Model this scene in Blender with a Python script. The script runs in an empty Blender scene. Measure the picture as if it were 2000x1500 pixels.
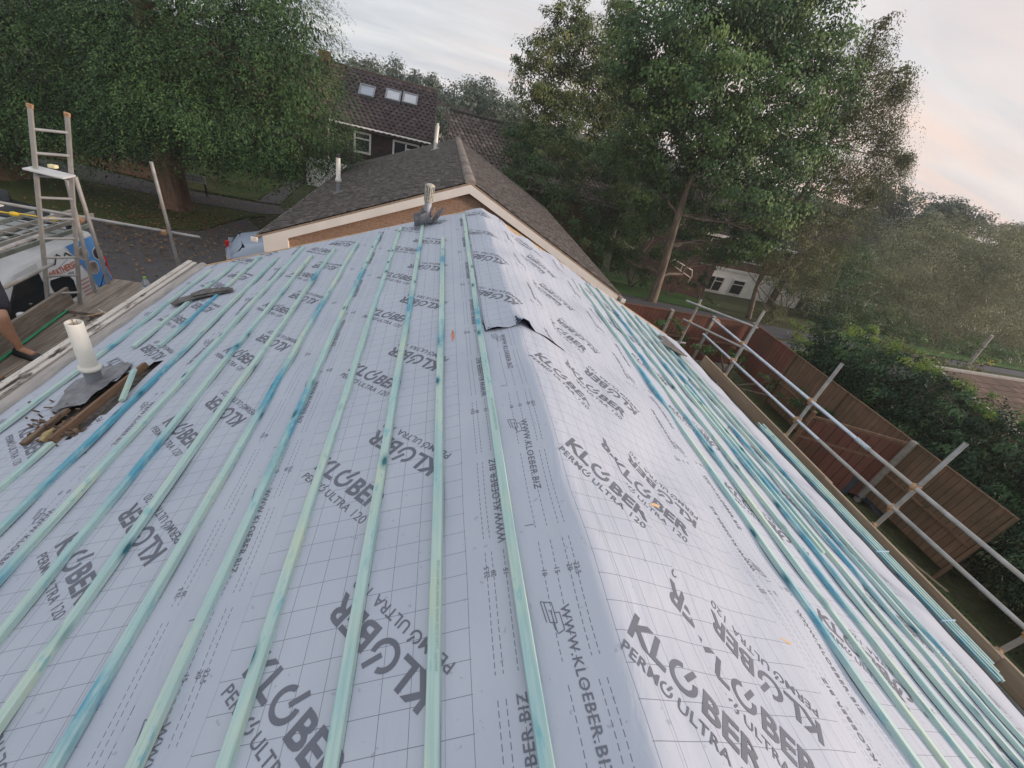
import bpy, bmesh, math, random
import numpy as np
from mathutils import Vector, Matrix, Euler

SC = bpy.context.scene
COL = SC.collection
rad = math.radians
random.seed(7); RNG = np.random.default_rng(7)

# ------------------------------------------------------------------ camera
ZR = 4.2                       # ridge height above the ground
CX, CY, CZ = -0.728, 0.0, 5.53
F = 800.0                      # focal length in pixels of the 2000 px wide photograph
def _setup():
    V = (680-1000., 1950-750.); R = (869-1000., 182-750.)
    d = Vector((V[0], V[1], F)).normalized(); r = Vector((R[0], R[1], F))
    r = (r - d*r.dot(d)).normalized()
    return d.cross(r), r, -d          # world x, y, z expressed in camera axes (right, down, forward)
WX, WY, WZ = _setup()
cam = bpy.data.cameras.new('camera'); camo = bpy.data.objects.new('camera', cam); COL.objects.link(camo)
right = Vector((WX[0], WY[0], WZ[0])); down = Vector((WX[1], WY[1], WZ[1])); fwd = Vector((WX[2], WY[2], WZ[2]))
mr = Matrix((right, -down, -fwd)).transposed()
camo.matrix_world = Matrix.Translation((CX, CY, CZ)) @ mr.to_4x4()
cam.sensor_width = 36; cam.sensor_fit = 'HORIZONTAL'; cam.lens = 36*F/2000; cam.clip_end = 3000; cam.clip_start = .05
SC.camera = camo

# ------------------------------------------------------------------ light and sky
SUN_EL, SUN_AZ = 13.0, 108.0       # azimuth clockwise from +Y
sun = bpy.data.lights.new('sun', 'SUN'); sun.energy = 3.2; sun.angle = rad(9); sun.color = (1, .80, .67)
so = bpy.data.objects.new('sun', sun); COL.objects.link(so)
sd = Vector((math.sin(rad(SUN_AZ))*math.cos(rad(SUN_EL)), math.cos(rad(SUN_AZ))*math.cos(rad(SUN_EL)), math.sin(rad(SUN_EL))))
so.rotation_euler = sd.to_track_quat('Z', 'Y').to_euler()
SC.view_settings.view_transform = 'Standard'; SC.view_settings.look = 'None'
SC.view_settings.exposure = 0.22; SC.view_settings.gamma = 1
SC.cycles.max_bounces = 6; SC.cycles.diffuse_bounces = 3; SC.cycles.transparent_max_bounces = 8

world = bpy.data.worlds.new('World'); SC.world = world; world.use_nodes = True
def build_world():
    nt = world.node_tree; N = nt.nodes; L = nt.links; N.clear()
    def n(t, **k):
        o = N.new(t)
        for a, b in k.items(): setattr(o, a, b)
        return o
    out = n('ShaderNodeOutputWorld'); bg = n('ShaderNodeBackground')
    sky = n('ShaderNodeTexSky', sky_type='NISHITA', sun_disc=False)
    sky.sun_elevation = rad(SUN_EL); sky.sun_rotation = rad(SUN_AZ); sky.air_density = 1.3; sky.dust_density = 2.5
    tc = n('ShaderNodeTexCoord'); sep = n('ShaderNodeSeparateXYZ'); L.new(tc.outputs['Generated'], sep.inputs[0])
    # cloud deck coordinates: direction divided by height -> streaks flatten toward the horizon
    zz = n('ShaderNodeMath', operation='MAXIMUM'); L.new(sep.outputs[2], zz.inputs[0]); zz.inputs[1].default_value = 0.0
    za = n('ShaderNodeMath', operation='ADD'); L.new(zz.outputs[0], za.inputs[0]); za.inputs[1].default_value = .16
    dv = n('ShaderNodeVectorMath', operation='DIVIDE'); L.new(tc.outputs['Generated'], dv.inputs[0])
    cb = n('ShaderNodeCombineXYZ')
    for i in range(3): L.new(za.outputs[0], cb.inputs[i])
    L.new(cb.outputs[0], dv.inputs[1])
    mp = n('ShaderNodeMapping'); L.new(dv.outputs[0], mp.inputs[0]); mp.inputs['Scale'].default_value = (.55, 1.5, .2); mp.inputs['Rotation'].default_value = (0, 0, rad(28))
    ns = n('ShaderNodeTexNoise'); ns.inputs['Scale'].default_value = 1.1; ns.inputs['Detail'].default_value = 6; ns.inputs['Roughness'].default_value = .55; ns.inputs['Distortion'].default_value = .35
    L.new(mp.outputs[0], ns.inputs['Vector'])
    cr = n('ShaderNodeValToRGB'); cr.color_ramp.elements[0].position = .40; cr.color_ramp.elements[1].position = .66
    cr.color_ramp.elements[0].color = (.62, .655, .715, 1); cr.color_ramp.elements[1].color = (.82, .83, .855, 1)
    L.new(ns.outputs['Fac'], cr.inputs[0])
    # sunset warmth to the east of the camera (+x), low down
    az = n('ShaderNodeVectorMath', operation='DOT_PRODUCT'); L.new(tc.outputs['Generated'], az.inputs[0]); az.inputs[1].default_value = (.80, .60, 0)
    w = n('ShaderNodeMapRange'); L.new(az.outputs['Value'], w.inputs[0]); w.inputs[1].default_value = .50; w.inputs[2].default_value = 1.02; w.inputs[3].default_value = 0; w.inputs[4].default_value = 1
    el = n('ShaderNodeMapRange'); L.new(sep.outputs[2], el.inputs[0]); el.inputs[1].default_value = .42; el.inputs[2].default_value = .02
    wm = n('ShaderNodeMath', operation='MULTIPLY'); L.new(w.outputs[0], wm.inputs[0]); L.new(el.outputs[0], wm.inputs[1])
    mp2 = n('ShaderNodeMapping'); L.new(dv.outputs[0], mp2.inputs[0]); mp2.inputs['Scale'].default_value = (.5, 2.2, .2); mp2.inputs['Rotation'].default_value = (0, 0, rad(35)); mp2.inputs['Location'].default_value = (3.1, 1.2, 0)
    n2 = n('ShaderNodeTexNoise'); n2.inputs['Scale'].default_value = .9; n2.inputs['Detail'].default_value = 4; n2.inputs['Roughness'].default_value = .5
    L.new(mp2.outputs[0], n2.inputs['Vector'])
    c2 = n('ShaderNodeValToRGB'); c2.color_ramp.elements[0].position = .44; c2.color_ramp.elements[1].position = .62
    c2.color_ramp.elements[0].color = (.35, .35, .35, 1); c2.color_ramp.elements[1].color = (1, 1, 1, 1)
    L.new(n2.outputs['Fac'], c2.inputs[0])
    wf = n('ShaderNodeMath', operation='MULTIPLY'); L.new(wm.outputs[0], wf.inputs[0]); L.new(c2.outputs[0], wf.inputs[1])
    m1 = n('ShaderNodeMix', data_type='RGBA'); L.new(wf.outputs[0], m1.inputs[0]); L.new(cr.outputs[0], m1.inputs[6]); m1.inputs[7].default_value = (.98, .73, .62, 1)
    # thin overcast in front of the clear sky
    sk = n('ShaderNodeVectorMath', operation='SCALE'); L.new(sky.outputs[0], sk.inputs[0]); sk.inputs['Scale'].default_value = .08
    m2 = n('ShaderNodeMix', data_type='RGBA'); m2.inputs[0].default_value = .86; L.new(sk.outputs[0], m2.inputs[6]); L.new(m1.outputs[2], m2.inputs[7])
    # the overcast is brightest overhead
    zb = n('ShaderNodeMapRange'); L.new(sep.outputs[2], zb.inputs[0]); zb.inputs[1].default_value = .35; zb.inputs[2].default_value = .95; zb.inputs[3].default_value = 1.0; zb.inputs[4].default_value = 1.18
    L.new(m2.outputs[2], bg.inputs['Color']); L.new(zb.outputs[0], bg.inputs['Strength'])
    L.new(bg.outputs[0], out.inputs[0])
build_world()

# ------------------------------------------------------------------ pixels of the photograph -> places in the world
def ray(u, v):
    q = Vector((u-1000, v-750, F)); return Vector((WX.dot(q), WY.dot(q), WZ.dot(q)))
CAMP = Vector((CX, CY, CZ))
def atY(u, v, Y): r = ray(u, v); return CAMP + r*((Y-CY)/r.y)
def atX(u, v, X): r = ray(u, v); return CAMP + r*((X-CX)/r.x)
def atZ(u, v, Z): r = ray(u, v); return CAMP + r*((Z-CZ)/r.z)
def ss(a, b, x):
    t = min(1, max(0, (x-a)/(b-a))); return t*t*(3-2*t)
def ground_z(x, y):
    return -0.17*min(18, max(0, y-14))*ss(-2, 8, x) - .07*min(14, max(0, y-21))*(1-ss(-2, 8, x))
def atG(u, v):
    r = ray(u, v); t = 0
    p = CAMP
    for i in range(4000):
        t += .0001*(1+i*.004); p = CAMP + r*t
        if p.z <= ground_z(p.x, p.y): break
    return p

# ------------------------------------------------------------------ object helpers
def tagp(o, label=None, cat=None, group=None, kind=None):
    if label: o['label'] = label
    if cat: o['category'] = cat
    if group: o['group'] = group
    if kind: o['kind'] = kind
    return o
def thing(name, loc, label, cat, group=None, rz=0):
    o = bpy.data.objects.new(name, None); COL.objects.link(o); o.empty_display_size = .1
    o.location = loc; o.rotation_euler = (0, 0, rz)
    return tagp(o, label, cat, group)
def link(name, me, parent=None, mats=(), local=False):
    for m in mats: me.materials.append(m)
    o = bpy.data.objects.new(name, me); COL.objects.link(o)
    if parent is not None:
        o.parent = parent
        if not local:
            bpy_mat = parent_world(parent)
            o.matrix_parent_inverse = bpy_mat.inverted()
    return o
def parent_world(p):
    m = Matrix.LocRotScale(p.location, p.rotation_euler, p.scale)
    if p.parent is not None:
        m = parent_world(p.parent) @ p.matrix_parent_inverse @ m
    return m
def copy_tree(o, parent=None):
    c = o.copy(); COL.objects.link(c)
    if parent is not None: c.parent = parent
    for ch in list(o.children): copy_tree(ch, c)
    return c

class MB:
    """collects shapes, links them as one mesh object"""
    def __init__(s): s.v = []; s.f = []; s.m = []; s.sm = []
    def add(s, vs, fs, mi=0, smooth=False):
        b = len(s.v); s.v += [tuple(x) for x in vs]
        for f in fs: s.f.append(tuple(b+i for i in f)); s.m.append(mi); s.sm.append(smooth)
    def box(s, c, sz, rot=None, mi=0, bev=0):
        c = Vector(c); hx, hy, hz = [a/2 for a in sz]
        M = rot if rot is not None else Matrix.Identity(3)
        if bev <= 0:
            vs = [c+M@Vector((x*hx, y*hy, z*hz)) for x in (-1, 1) for y in (-1, 1) for z in (-1, 1)]
            s.add(vs, [(0,1,3,2),(4,6,7,5),(0,4,5,1),(2,3,7,6),(0,2,6,4),(1,5,7,3)], mi); return
        bm = bmesh.new(); bmesh.ops.create_cube(bm, size=1)
        for v in bm.verts: v.co = Vector((v.co.x*sz[0], v.co.y*sz[1], v.co.z*sz[2]))
        bmesh.ops.bevel(bm, geom=list(bm.edges), offset=bev, segments=2, affect='EDGES', profile=.6)
        s.add([c+M@v.co for v in bm.verts], [[v.index for v in f.verts] for f in bm.faces] if bm.verts.index_update() is None else [], mi, False); bm.free()
    def bar(s, a, b, w, h, up=(0,0,1), mi=0, bev=0):
        a = Vector(a); b = Vector(b); d = (b-a); L = d.length; d.normalize(); up = Vector(up)
        x = d.cross(up).normalized(); z = x.cross(d).normalized()
        M = Matrix((x, d, z)).transposed()
        s.box((a+b)/2, (w, L, h), M, mi, bev)
    def tube(s, a, b, r, n=14, mi=0, r2=None, caps=True, hollow=False):
        a = Vector(a); b = Vector(b); d = (b-a).normalized(); r2 = r if r2 is None else r2
        x = d.orthogonal().normalized(); y = d.cross(x)
        vs = []
        for p, rr in ((a, r), (b, r2)):
            for i in range(n):
                t = 2*math.pi*i/n; vs.append(p+x*rr*math.cos(t)+y*rr*math.sin(t))
        fs = [(i, (i+1) % n, n+(i+1) % n, n+i) for i in range(n)]
        s.add(vs, fs, mi, True)
        if hollow:
            ri = r2*.86; vi = [b+x*ri*math.cos(2*math.pi*i/n)+y*ri*math.sin(2*math.pi*i/n) for i in range(n)]
            vd = [p-d*r*3 for p in vi]
            s.add(vs[n:]+vi, [(i, (i+1) % n, n+(i+1) % n, n+i) for i in range(n)], mi)
            s.add(vi+vd, [(i, (i+1) % n, n+(i+1) % n, n+i) for i in range(n)], mi, True)
            s.add(vd, [tuple(range(n))], mi); s.add(vs[:n], [tuple(range(n))[::-1]], mi)
        elif caps:
            s.add(vs[:n], [tuple(range(n))[::-1]], mi); s.add(vs[n:], [tuple(range(n))], mi)
    def path(s, pts, rs, n=8, mi=0):
        pts = [Vector(p) for p in pts]
        if not hasattr(rs, '__len__'): rs = [rs]*len(pts)
        rings = []; x = None
        for i, p in enumerate(pts):
            d = (pts[min(i+1, len(pts)-1)]-pts[max(i-1, 0)]).normalized()
            if x is None: x = d.orthogonal().normalized()
            x = (x-d*x.dot(d)).normalized(); y = d.cross(x)
            rings.append([p+x*rs[i]*math.cos(2*math.pi*k/n)+y*rs[i]*math.sin(2*math.pi*k/n) for k in range(n)])
        vs = [q for r in rings for q in r]
        fs = [(i*n+k, i*n+(k+1) % n, (i+1)*n+(k+1) % n, (i+1)*n+k) for i in range(len(pts)-1) for k in range(n)]
        s.add(vs, fs, mi, True); s.add(rings[0], [tuple(range(n))[::-1]], mi); s.add(rings[-1], [tuple(range(n))], mi)
    def lathe(s, prof, base, axis=(0,0,1), n=24, mi=0):
        base = Vector(base); d = Vector(axis).normalized(); x = d.orthogonal().normalized(); y = d.cross(x)
        vs = []
        for r, h in prof:
            for i in range(n):
                t = 2*math.pi*i/n; vs.append(base+d*h+x*r*math.cos(t)+y*r*math.sin(t))
        fs = [(j*n+i, j*n+(i+1) % n, (j+1)*n+(i+1) % n, (j+1)*n+i) for j in range(len(prof)-1) for i in range(n)]
        s.add(vs, fs, mi, True)
    def prism(s, pts, d, mi=0):
        """flat polygon pts extruded by vector d"""
        n = len(pts); pts = [Vector(p) for p in pts]; d = Vector(d)
        vs = pts+[p+d for p in pts]
        fs = [tuple(range(n))[::-1], tuple(range(n, 2*n))]+[(i, (i+1) % n, n+(i+1) % n, n+i) for i in range(n)]
        s.add(vs, fs, mi)
    def build(s, name, mats, parent=None, fix=True):
        me = bpy.data.meshes.new(name); me.from_pydata(s.v, [], s.f)
        if not isinstance(mats, (list, tuple)): mats = [mats]
        for m in mats: me.materials.append(m)
        me.polygons.foreach_set('material_index', s.m); me.polygons.foreach_set('use_smooth', s.sm)
        if fix:
            bm = bmesh.new(); bm.from_mesh(me); bmesh.ops.recalc_face_normals(bm, faces=bm.faces); bm.to_mesh(me); bm.free()
        me.update()
        return link(name, me, parent)

# ------------------------------------------------------------------ materials
MATS = {}
class NT:
    def __init__(s, name):
        s.m = bpy.data.materials.new(name); s.m.use_nodes = True; s.nt = s.m.node_tree; s.N = s.nt.nodes; s.L = s.nt.links
        s.b = s.N['Principled BSDF']
    def n(s, t, ins=None, **k):
        o = s.N.new(t)
        for a, b in k.items(): setattr(o, a, b)
        for a, b in (ins or {}).items():
            if isinstance(b, bpy.types.NodeSocket): s.L.new(b, o.inputs[a])
            else: o.inputs[a].default_value = b
        return o
    def math(s, op, a, b=0, c=None):
        o = s.n('ShaderNodeMath', operation=op)
        for i, x in enumerate((a, b, c)):
            if x is None: continue
            if isinstance(x, bpy.types.NodeSocket): s.L.new(x, o.inputs[i])
            else: o.inputs[i].default_value = x
        return o.outputs[0]
    def noise(s, vec, scale, detail=4, rough=.55, dist=0):
        o = s.n('ShaderNodeTexNoise', {'Scale': scale, 'Detail': detail, 'Roughness': rough, 'Distortion': dist})
        if vec is not None: s.L.new(vec, o.inputs['Vector'])
        return o.outputs['Fac']
    def coord(s, kind='Object', scale=(1,1,1), rot=(0,0,0), loc=(0,0,0)):
        tc = s.n('ShaderNodeTexCoord'); mp = s.n('ShaderNodeMapping', {'Scale': scale, 'Rotation': rot, 'Location': loc})
        s.L.new(tc.outputs[kind], mp.inputs[0]); return mp.outputs[0]
    def ramp(s, fac, stops, interp='LINEAR'):
        o = s.n('ShaderNodeValToRGB'); cr = o.color_ramp; cr.interpolation = interp
        while len(cr.elements) < len(stops): cr.elements.new(.5)
        for e, (p, c) in zip(cr.elements, stops):
            e.position = p; e.color = (*c, 1) if len(c) == 3 else c
        s.L.new(fac, o.inputs[0]); return o.outputs[0]
    def mix(s, f, a, b, blend='MIX'):
        o = s.n('ShaderNodeMix', data_type='RGBA', blend_type=blend)
        for i, x in ((0, f), (6, a), (7, b)):
            if isinstance(x, bpy.types.NodeSocket): s.L.new(x, o.inputs[i])
            else: o.inputs[i].default_value = x if i == 0 else ((*x, 1) if len(x) == 3 else x)
        return o.outputs[2]
    def out(s, col=None, rough=None, bump=None, bs=.5, bd=.01, metal=None, spec=None):
        for k, x in (('Base Color', col), ('Roughness', rough), ('Metallic', metal), ('Specular IOR Level', spec)):
            if x is None: continue
            if isinstance(x, bpy.types.NodeSocket): s.L.new(x, s.b.inputs[k])
            else: s.b.inputs[k].default_value = (*x, 1) if isinstance(x, tuple) and len(x) == 3 else x
        if bump is not None:
            o = s.n('ShaderNodeBump', {'Strength': bs, 'Distance': bd, 'Height': bump}); s.L.new(o.outputs[0], s.b.inputs['Normal'])
        return s.m
def simple(name, col, rough=.6, var=.15, scale=6, metal=0, bump=.2, bd=.004, spec=.5, detail=5):
    t = NT(name); c = t.coord()
    f = t.noise(c, scale, detail); f2 = t.noise(c, scale*7, 3)
    dk = tuple(x*(1-var) for x in col); lt = tuple(min(1, x*(1+var)) for x in col)
    cc = t.ramp(f, [(.3, dk), (.7, lt)])
    return t.out(cc, rough, f2, bump, bd, metal, spec)

def wood(name, base, dark, light, sc=(40, 3, 40), knots=None):
    t = NT(name); c = t.coord('Object', sc); f = t.noise(c, 1, 6, .6, .4)
    cc = t.ramp(f, [(.25, dark), (.5, base), (.75, light)])
    return t.out(cc, .8, f, .5, .003, spec=.3)

M_lead = simple('lead_sheet', (.20, .20, .215), .55, .35, 14, bump=.6, bd=.006)
M_galv = NT('galvanised_tube')
_c = M_galv.coord(); _f = M_galv.noise(_c, 9, 6, .6); _g = M_galv.noise(_c, 2.2, 3)
_cc = M_galv.mix(M_galv.ramp(_g, [(.5, (0,0,0)), (.7, (.7,.7,.7))]), M_galv.ramp(_f, [(.3, (.24,.235,.23)), (.7, (.42,.41,.40))]), (.36, .31, .25))
M_galv = M_galv.out(_cc, .5, _f, .3, .002, .25, .5)
M_shiny = simple('new_galvanised_tube', (.55, .60, .68), .3, .15, 12, metal=.75, bump=.1, bd=.001)
M_rust = simple('rusty_coupler', (.40, .24, .13), .7, .45, 40, metal=.2, bump=.6, bd=.004)
M_upvc = simple('white_upvc', (.72, .68, .63), .4, .07, 3, bump=.05)
M_fascia = simple('painted_fascia', (.76, .71, .66), .5, .07, 2.5, bump=.08)
M_cream = simple('cream_plastic', (.78, .74, .66), .5, .08, 6, bump=.1)
M_greyp = simple('grey_plastic', (.23, .24, .26), .5, .15, 6, bump=.1)
M_white = simple('white_paint_wall', (.80, .77, .73), .7, .1, 1.2, bump=.2)
M_glass = NT('window_glass').out((.02, .025, .03), .06, spec=.8)
M_curtain = simple('net_curtain', (.55, .53, .5), .8, .2, 9)
M_black = simple('black_rubber', (.015, .015, .017), .7, .2, 5)
M_dark = simple('black_plastic', (.03, .03, .034), .5, .2, 5)
M_green = simple('green_hose_plastic', (.02, .30, .14), .45, .15, 5)
M_skin = NT('skin'); M_skin = M_skin.out(M_skin.ramp(M_skin.noise(M_skin.coord(), 7, 3), [(.3, (.40, .20, .12)), (.7, (.50, .27, .17))]), .5)
M_short = simple('dark_shorts_cloth', (.028, .026, .036), .9, .3, 18, bump=.5)
M_shirt = simple('grey_shirt_cloth', (.10, .10, .12), .9, .3, 10, bump=.5)
M_hair = simple('brown_hair', (.05, .03, .02), .8, .3, 40)
M_sole = simple('tan_sole', (.35, .27, .16), .8, .15, 8)
M_redlens = simple('red_lens', (.5, .02, .02), .25, .1, 4)
M_yellow = simple('yellow_plastic', (.75, .50, .03), .5, .1, 8)

def m_tiles(name, a, b, c, lich=.35):
    t = NT(name)
    at = t.n('ShaderNodeAttribute', attribute_name='tint').outputs['Fac']; co = t.coord()
    base = t.ramp(at, [(0, a), (.5, b), (1, c)])
    f = t.noise(co, 18, 5, .65); g = t.noise(co, 1.6, 4, .6)
    lf = t.ramp(f, [(.60, (0,0,0)), (.70, (1,1,1))])
    base = t.mix(t.math('MULTIPLY', lf, lich), base, (.30, .28, .25))
    base = t.mix(t.ramp(g, [(.45, (0,0,0)), (.75, (.35,.35,.35))]), base, (.05, .055, .05))
    return t.out(base, .9, f, .7, .008, spec=.2)
M_tileN = m_tiles('weathered_plain_tiles', (.060, .050, .046), (.098, .082, .075), (.155, .132, .118), .5)
M_tileF = m_tiles('brown_interlocking_tiles', (.055, .04, .042), (.078, .056, .058), (.11, .08, .08), .2)
M_tileP = m_tiles('orange_brown_tiles', (.09, .06, .045), (.14, .09, .07), (.2, .13, .1), .2)

def m_brick(name, c1, c2, mor, rot=(rad(90), 0, 0)):
    t = NT(name); co = t.coord('Object', (1,1,1), rot)
    br = t.n('ShaderNodeTexBrick', {'Scale': 1.0, 'Mortar Size': .011, 'Brick Width': .225, 'Row Height': .075, 'Color1': (*c1, 1), 'Color2': (*c2, 1), 'Mortar': (*mor, 1), 'Bias': 0.0, 'Mortar Smooth': .2})
    t.L.new(co, br.inputs['Vector'])
    f = t.noise(co, 30, 4); g = t.noise(co, .9, 3)
    cc = t.mix(.55, br.outputs['Color'], t.ramp(f, [(.3, tuple(x*.7 for x in c1)), (.7, tuple(x*1.2 for x in c2))]))
    cc = t.mix(t.ramp(g, [(.4, (0,0,0)), (.7, (.3,.3,.3))]), cc, tuple(x*.75 for x in c1))
    h = t.math('SUBTRACT', t.math('MULTIPLY', f, .3), br.outputs['Fac'])
    return t.out(cc, .9, h, .6, .01, spec=.2)
M_brick = m_brick('gable_brick', (.30, .18, .125), (.42, .27, .185), (.30, .25, .21))
M_brickd = m_brick('brown_brick', (.12, .07, .055), (.17, .10, .075), (.17, .15, .13))

# membrane cloth, grid and dashed lines follow the sheet's own coordinates (uv in metres)
def m_membrane(name, lines):
    """uv.x = distance from the sheet's upper edge, uv.y = distance along the roll"""
    t = NT(name); uv = t.n('ShaderNodeTexCoord').outputs['UV']; sp = t.n('ShaderNodeSeparateXYZ', {0: uv})
    u, v = sp.outputs[0], sp.outputs[1]
    def band(x, c, w):            # 1 where |x-c| < w
        return t.math('LESS_THAN', t.math('ABSOLUTE', t.math('SUBTRACT', x, c)), w)
    def OR(a, b): return t.math('MAXIMUM', a, b)
    mask = t.math('MULTIPLY', t.math('GREATER_THAN', u, .296), t.math('LESS_THAN', u, 1.182))
    P = .098
    gu = band(t.math('FRACT', t.math('DIVIDE', t.math('SUBTRACT', u, .30), P)), .5, .5-.0115)
    gu = t.math('SUBTRACT', 1.0, gu)
    gv = t.math('SUBTRACT', 1.0, band(t.math('FRACT', t.math('DIVIDE', v, P)), .5, .5-.0115))
    grid = t.math('MULTIPLY', OR(gu, gv), mask)
    ex = OR(band(u, .385, .0007), OR(band(u, .72, .0007), band(u, 1.06, .0007)))
    grid = OR(grid, t.math('MULTIPLY', ex, mask))
    # dashed lap lines
    dash = t.math('LESS_THAN', t.math('FRACT', t.math('DIVIDE', v, .026)), .68)
    gap = t.math('GREATER_THAN', t.math('FRACT', t.math('DIVIDE', t.math('ADD', v, .03), .4925)), .13)
    dl = OR(OR(band(u, .098, .0017), band(u, .147, .0017)), OR(band(u, .196, .0017), band(u, .222, .0017)))
    dh = OR(OR(band(u, 1.372, .0017), band(u, 1.323, .0017)), OR(band(u, 1.274, .0017), band(u, 1.248, .0017)))
    dl = t.math('MULTIPLY', t.math('MULTIPLY', OR(dl, dh), dash), gap)
    co = t.coord('Object')
    f1 = t.noise(co, 2.3, 4, .5); f2 = t.noise(co, 55, 4, .6); f3 = t.noise(co, 7, 5, .6, .6)
    base = t.ramp(f1, [(.3, (.428, .458, .528)), (.7, (.468, .492, .558))])
    base = t.mix(t.ramp(f3, [(.55, (0,0,0)), (.8, (.22,.22,.22))]), base, (.50, .51, .54))
    sp_ = t.ramp(t.noise(co, 34, 2, .5), [(.70, (0,0,0)), (.73, (.6,.6,.6))])
    base = t.mix(sp_, base, (.30, .31, .36))
    ink = (.135, .142, .175)
    base = t.mix(t.math('MULTIPLY', grid, .80), base, ink)
    base = t.mix(t.math('MULTIPLY', dl, .85), base, ink)
    w1 = t.noise(t.coord('Object', (5, 1.6, 3), (0, 0, rad(25))), 1.6, 3, .5, .8)
    b = t.math('ADD', t.math('MULTIPLY', f2, .04), t.math('MULTIPLY', w1, 1.0))
    return t.out(base, .72, b, .5, .022, spec=.3)
M_mem = m_membrane('grey_roofing_membrane', True)
M_ink = simple('printed_grey_ink', (.150, .158, .190), .7, .12, 5, spec=.25, bump=.05)
M_memback_shade = simple('membrane_underside_and_shade', (.012, .020, .055), .7, .3, 4)  # black back of the cloth, also painted shade in flap and gutter gaps

def m_batten():
    t = NT('treated_batten'); oi = t.n('ShaderNodeObjectInfo').outputs['Random']
    sh = t.n('ShaderNodeCombineXYZ', {0: t.math('MULTIPLY', oi, 31), 1: t.math('MULTIPLY', oi, 57), 2: 0.0}).outputs[0]
    tc = t.n('ShaderNodeTexCoord').outputs['Object']
    ad = t.n('ShaderNodeVectorMath', {0: tc, 1: sh}, operation='ADD').outputs[0]
    def mp(sc): return t.n('ShaderNodeMapping', {'Vector': ad, 'Scale': sc}).outputs[0]
    grain = t.noise(mp((60, 2.2, 60)), 1, 5, .6, .5)
    st = t.noise(mp((5, 1.1, 5)), 1.0, 5, .62, .3)
    yl = t.noise(mp((9, 2.2, 9)), 1.0, 3, .5)
    base = t.ramp(grain, [(.3, (.36, .50, .47)), (.55, (.45, .59, .55)), (.75, (.53, .64, .57))])
    base = t.mix(t.ramp(yl, [(.5, (0,0,0)), (.72, (.55,.55,.55))]), base, (.60, .64, .45))
    base = t.mix(t.ramp(st, [(.50, (0,0,0)), (.64, (.30,.30,.30)), (.80, (.75,.75,.75))]), base, (.17, .42, .52))
    at = t.n('ShaderNodeAttribute', attribute_name='blue').outputs['Fac']
    at2 = t.math('MULTIPLY', at, t.math('SUBTRACT', t.math('MULTIPLY', t.noise(mp((14, 4, 14)), 1.5, 5, .65), 3.4), .95)); at2 = t.math('MAXIMUM', at2, 0.0)
    base = t.mix(t.math('MINIMUM', at2, .85), base, (.06, .30, .44))
    vo = t.n('ShaderNodeTexVoronoi', {'Vector': mp((9, 3.2, 9)), 'Scale': 1.0, 'Randomness': 1.0}).outputs['Distance']
    sk = t.ramp(t.noise(mp((26, 9, 26)), 1.0, 4, .6), [(.60, (0,0,0)), (.68, (.55,.55,.55))]); base = t.mix(sk, base, (.14, .42, .50))
    kn = t.ramp(vo, [(.07, (1,1,1)), (.13, (.4,.4,.4)), (.24, (0,0,0))])
    base = t.mix(kn, base, (.035, .15, .19))
    return t.out(base, .7, grain, .4, .002, spec=.3)
M_batten = m_batten()
M_board = wood('scaffold_board_wood', (.25, .20, .16), (.12, .095, .075), (.40, .33, .27), (30, 2.2, 30))
M_ply = wood('toe_board_wood', (.33, .25, .18), (.25, .18, .13), (.42, .33, .24), (10, 1.2, 10))
M_old = wood('rotten_dark_wood', (.13, .085, .06), (.05, .035, .03), (.28, .19, .12), (22, 3, 22))
M_brownw = wood('brown_timber', (.20, .115, .07), (.11, .06, .04), (.30, .19, .12), (30, 2, 30))
M_cleanw = wood('clean_pine', (.62, .42, .24), (.50, .32, .18), (.72, .52, .33), (30, 3, 30))
M_slate = wood('old_grey_slate', (.12, .11, .105), (.055, .05, .05), (.26, .24, .22), (14, 9, 14))

def m_flaky():
    t = NT('flaking_white_paint'); co = t.coord('Object', (6, 1.3, 6)); co2 = t.coord('Object')
    f = t.noise(co, 2.2, 6, .65, .5); g = t.noise(co2, 60, 3); s = t.noise(t.coord('Object', (30, .7, 30)), 1, 3, .5)
    base = t.ramp(t.noise(co2, 3, 4), [(.3, (.55, .49, .43)), (.7, (.68, .62, .56))])
    m = t.ramp(t.math('ADD', t.math('MULTIPLY', f, .8), t.math('MULTIPLY', s, .2)), [(.555, (0,0,0)), (.60, (1,1,1))])
    base = t.mix(m, base, (.13, .105, .09))
    return t.out(base, .8, t.math('SUBTRACT', g, m), .5, .004, spec=.3)
M_flaky = m_flaky()
M_gutter = NT('dirty_white_gutter')
_c = M_gutter.coord('Object', (7, .9, 7)); _f = M_gutter.noise(_c, 2.2, 6, .6, .2)
M_gutter = M_gutter.out(M_gutter.ramp(_f, [(.35, (.30, .27, .245)), (.6, (.46, .41, .38)), (.72, (.55, .50, .46))]), .6, _f, .2, .004)

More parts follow.
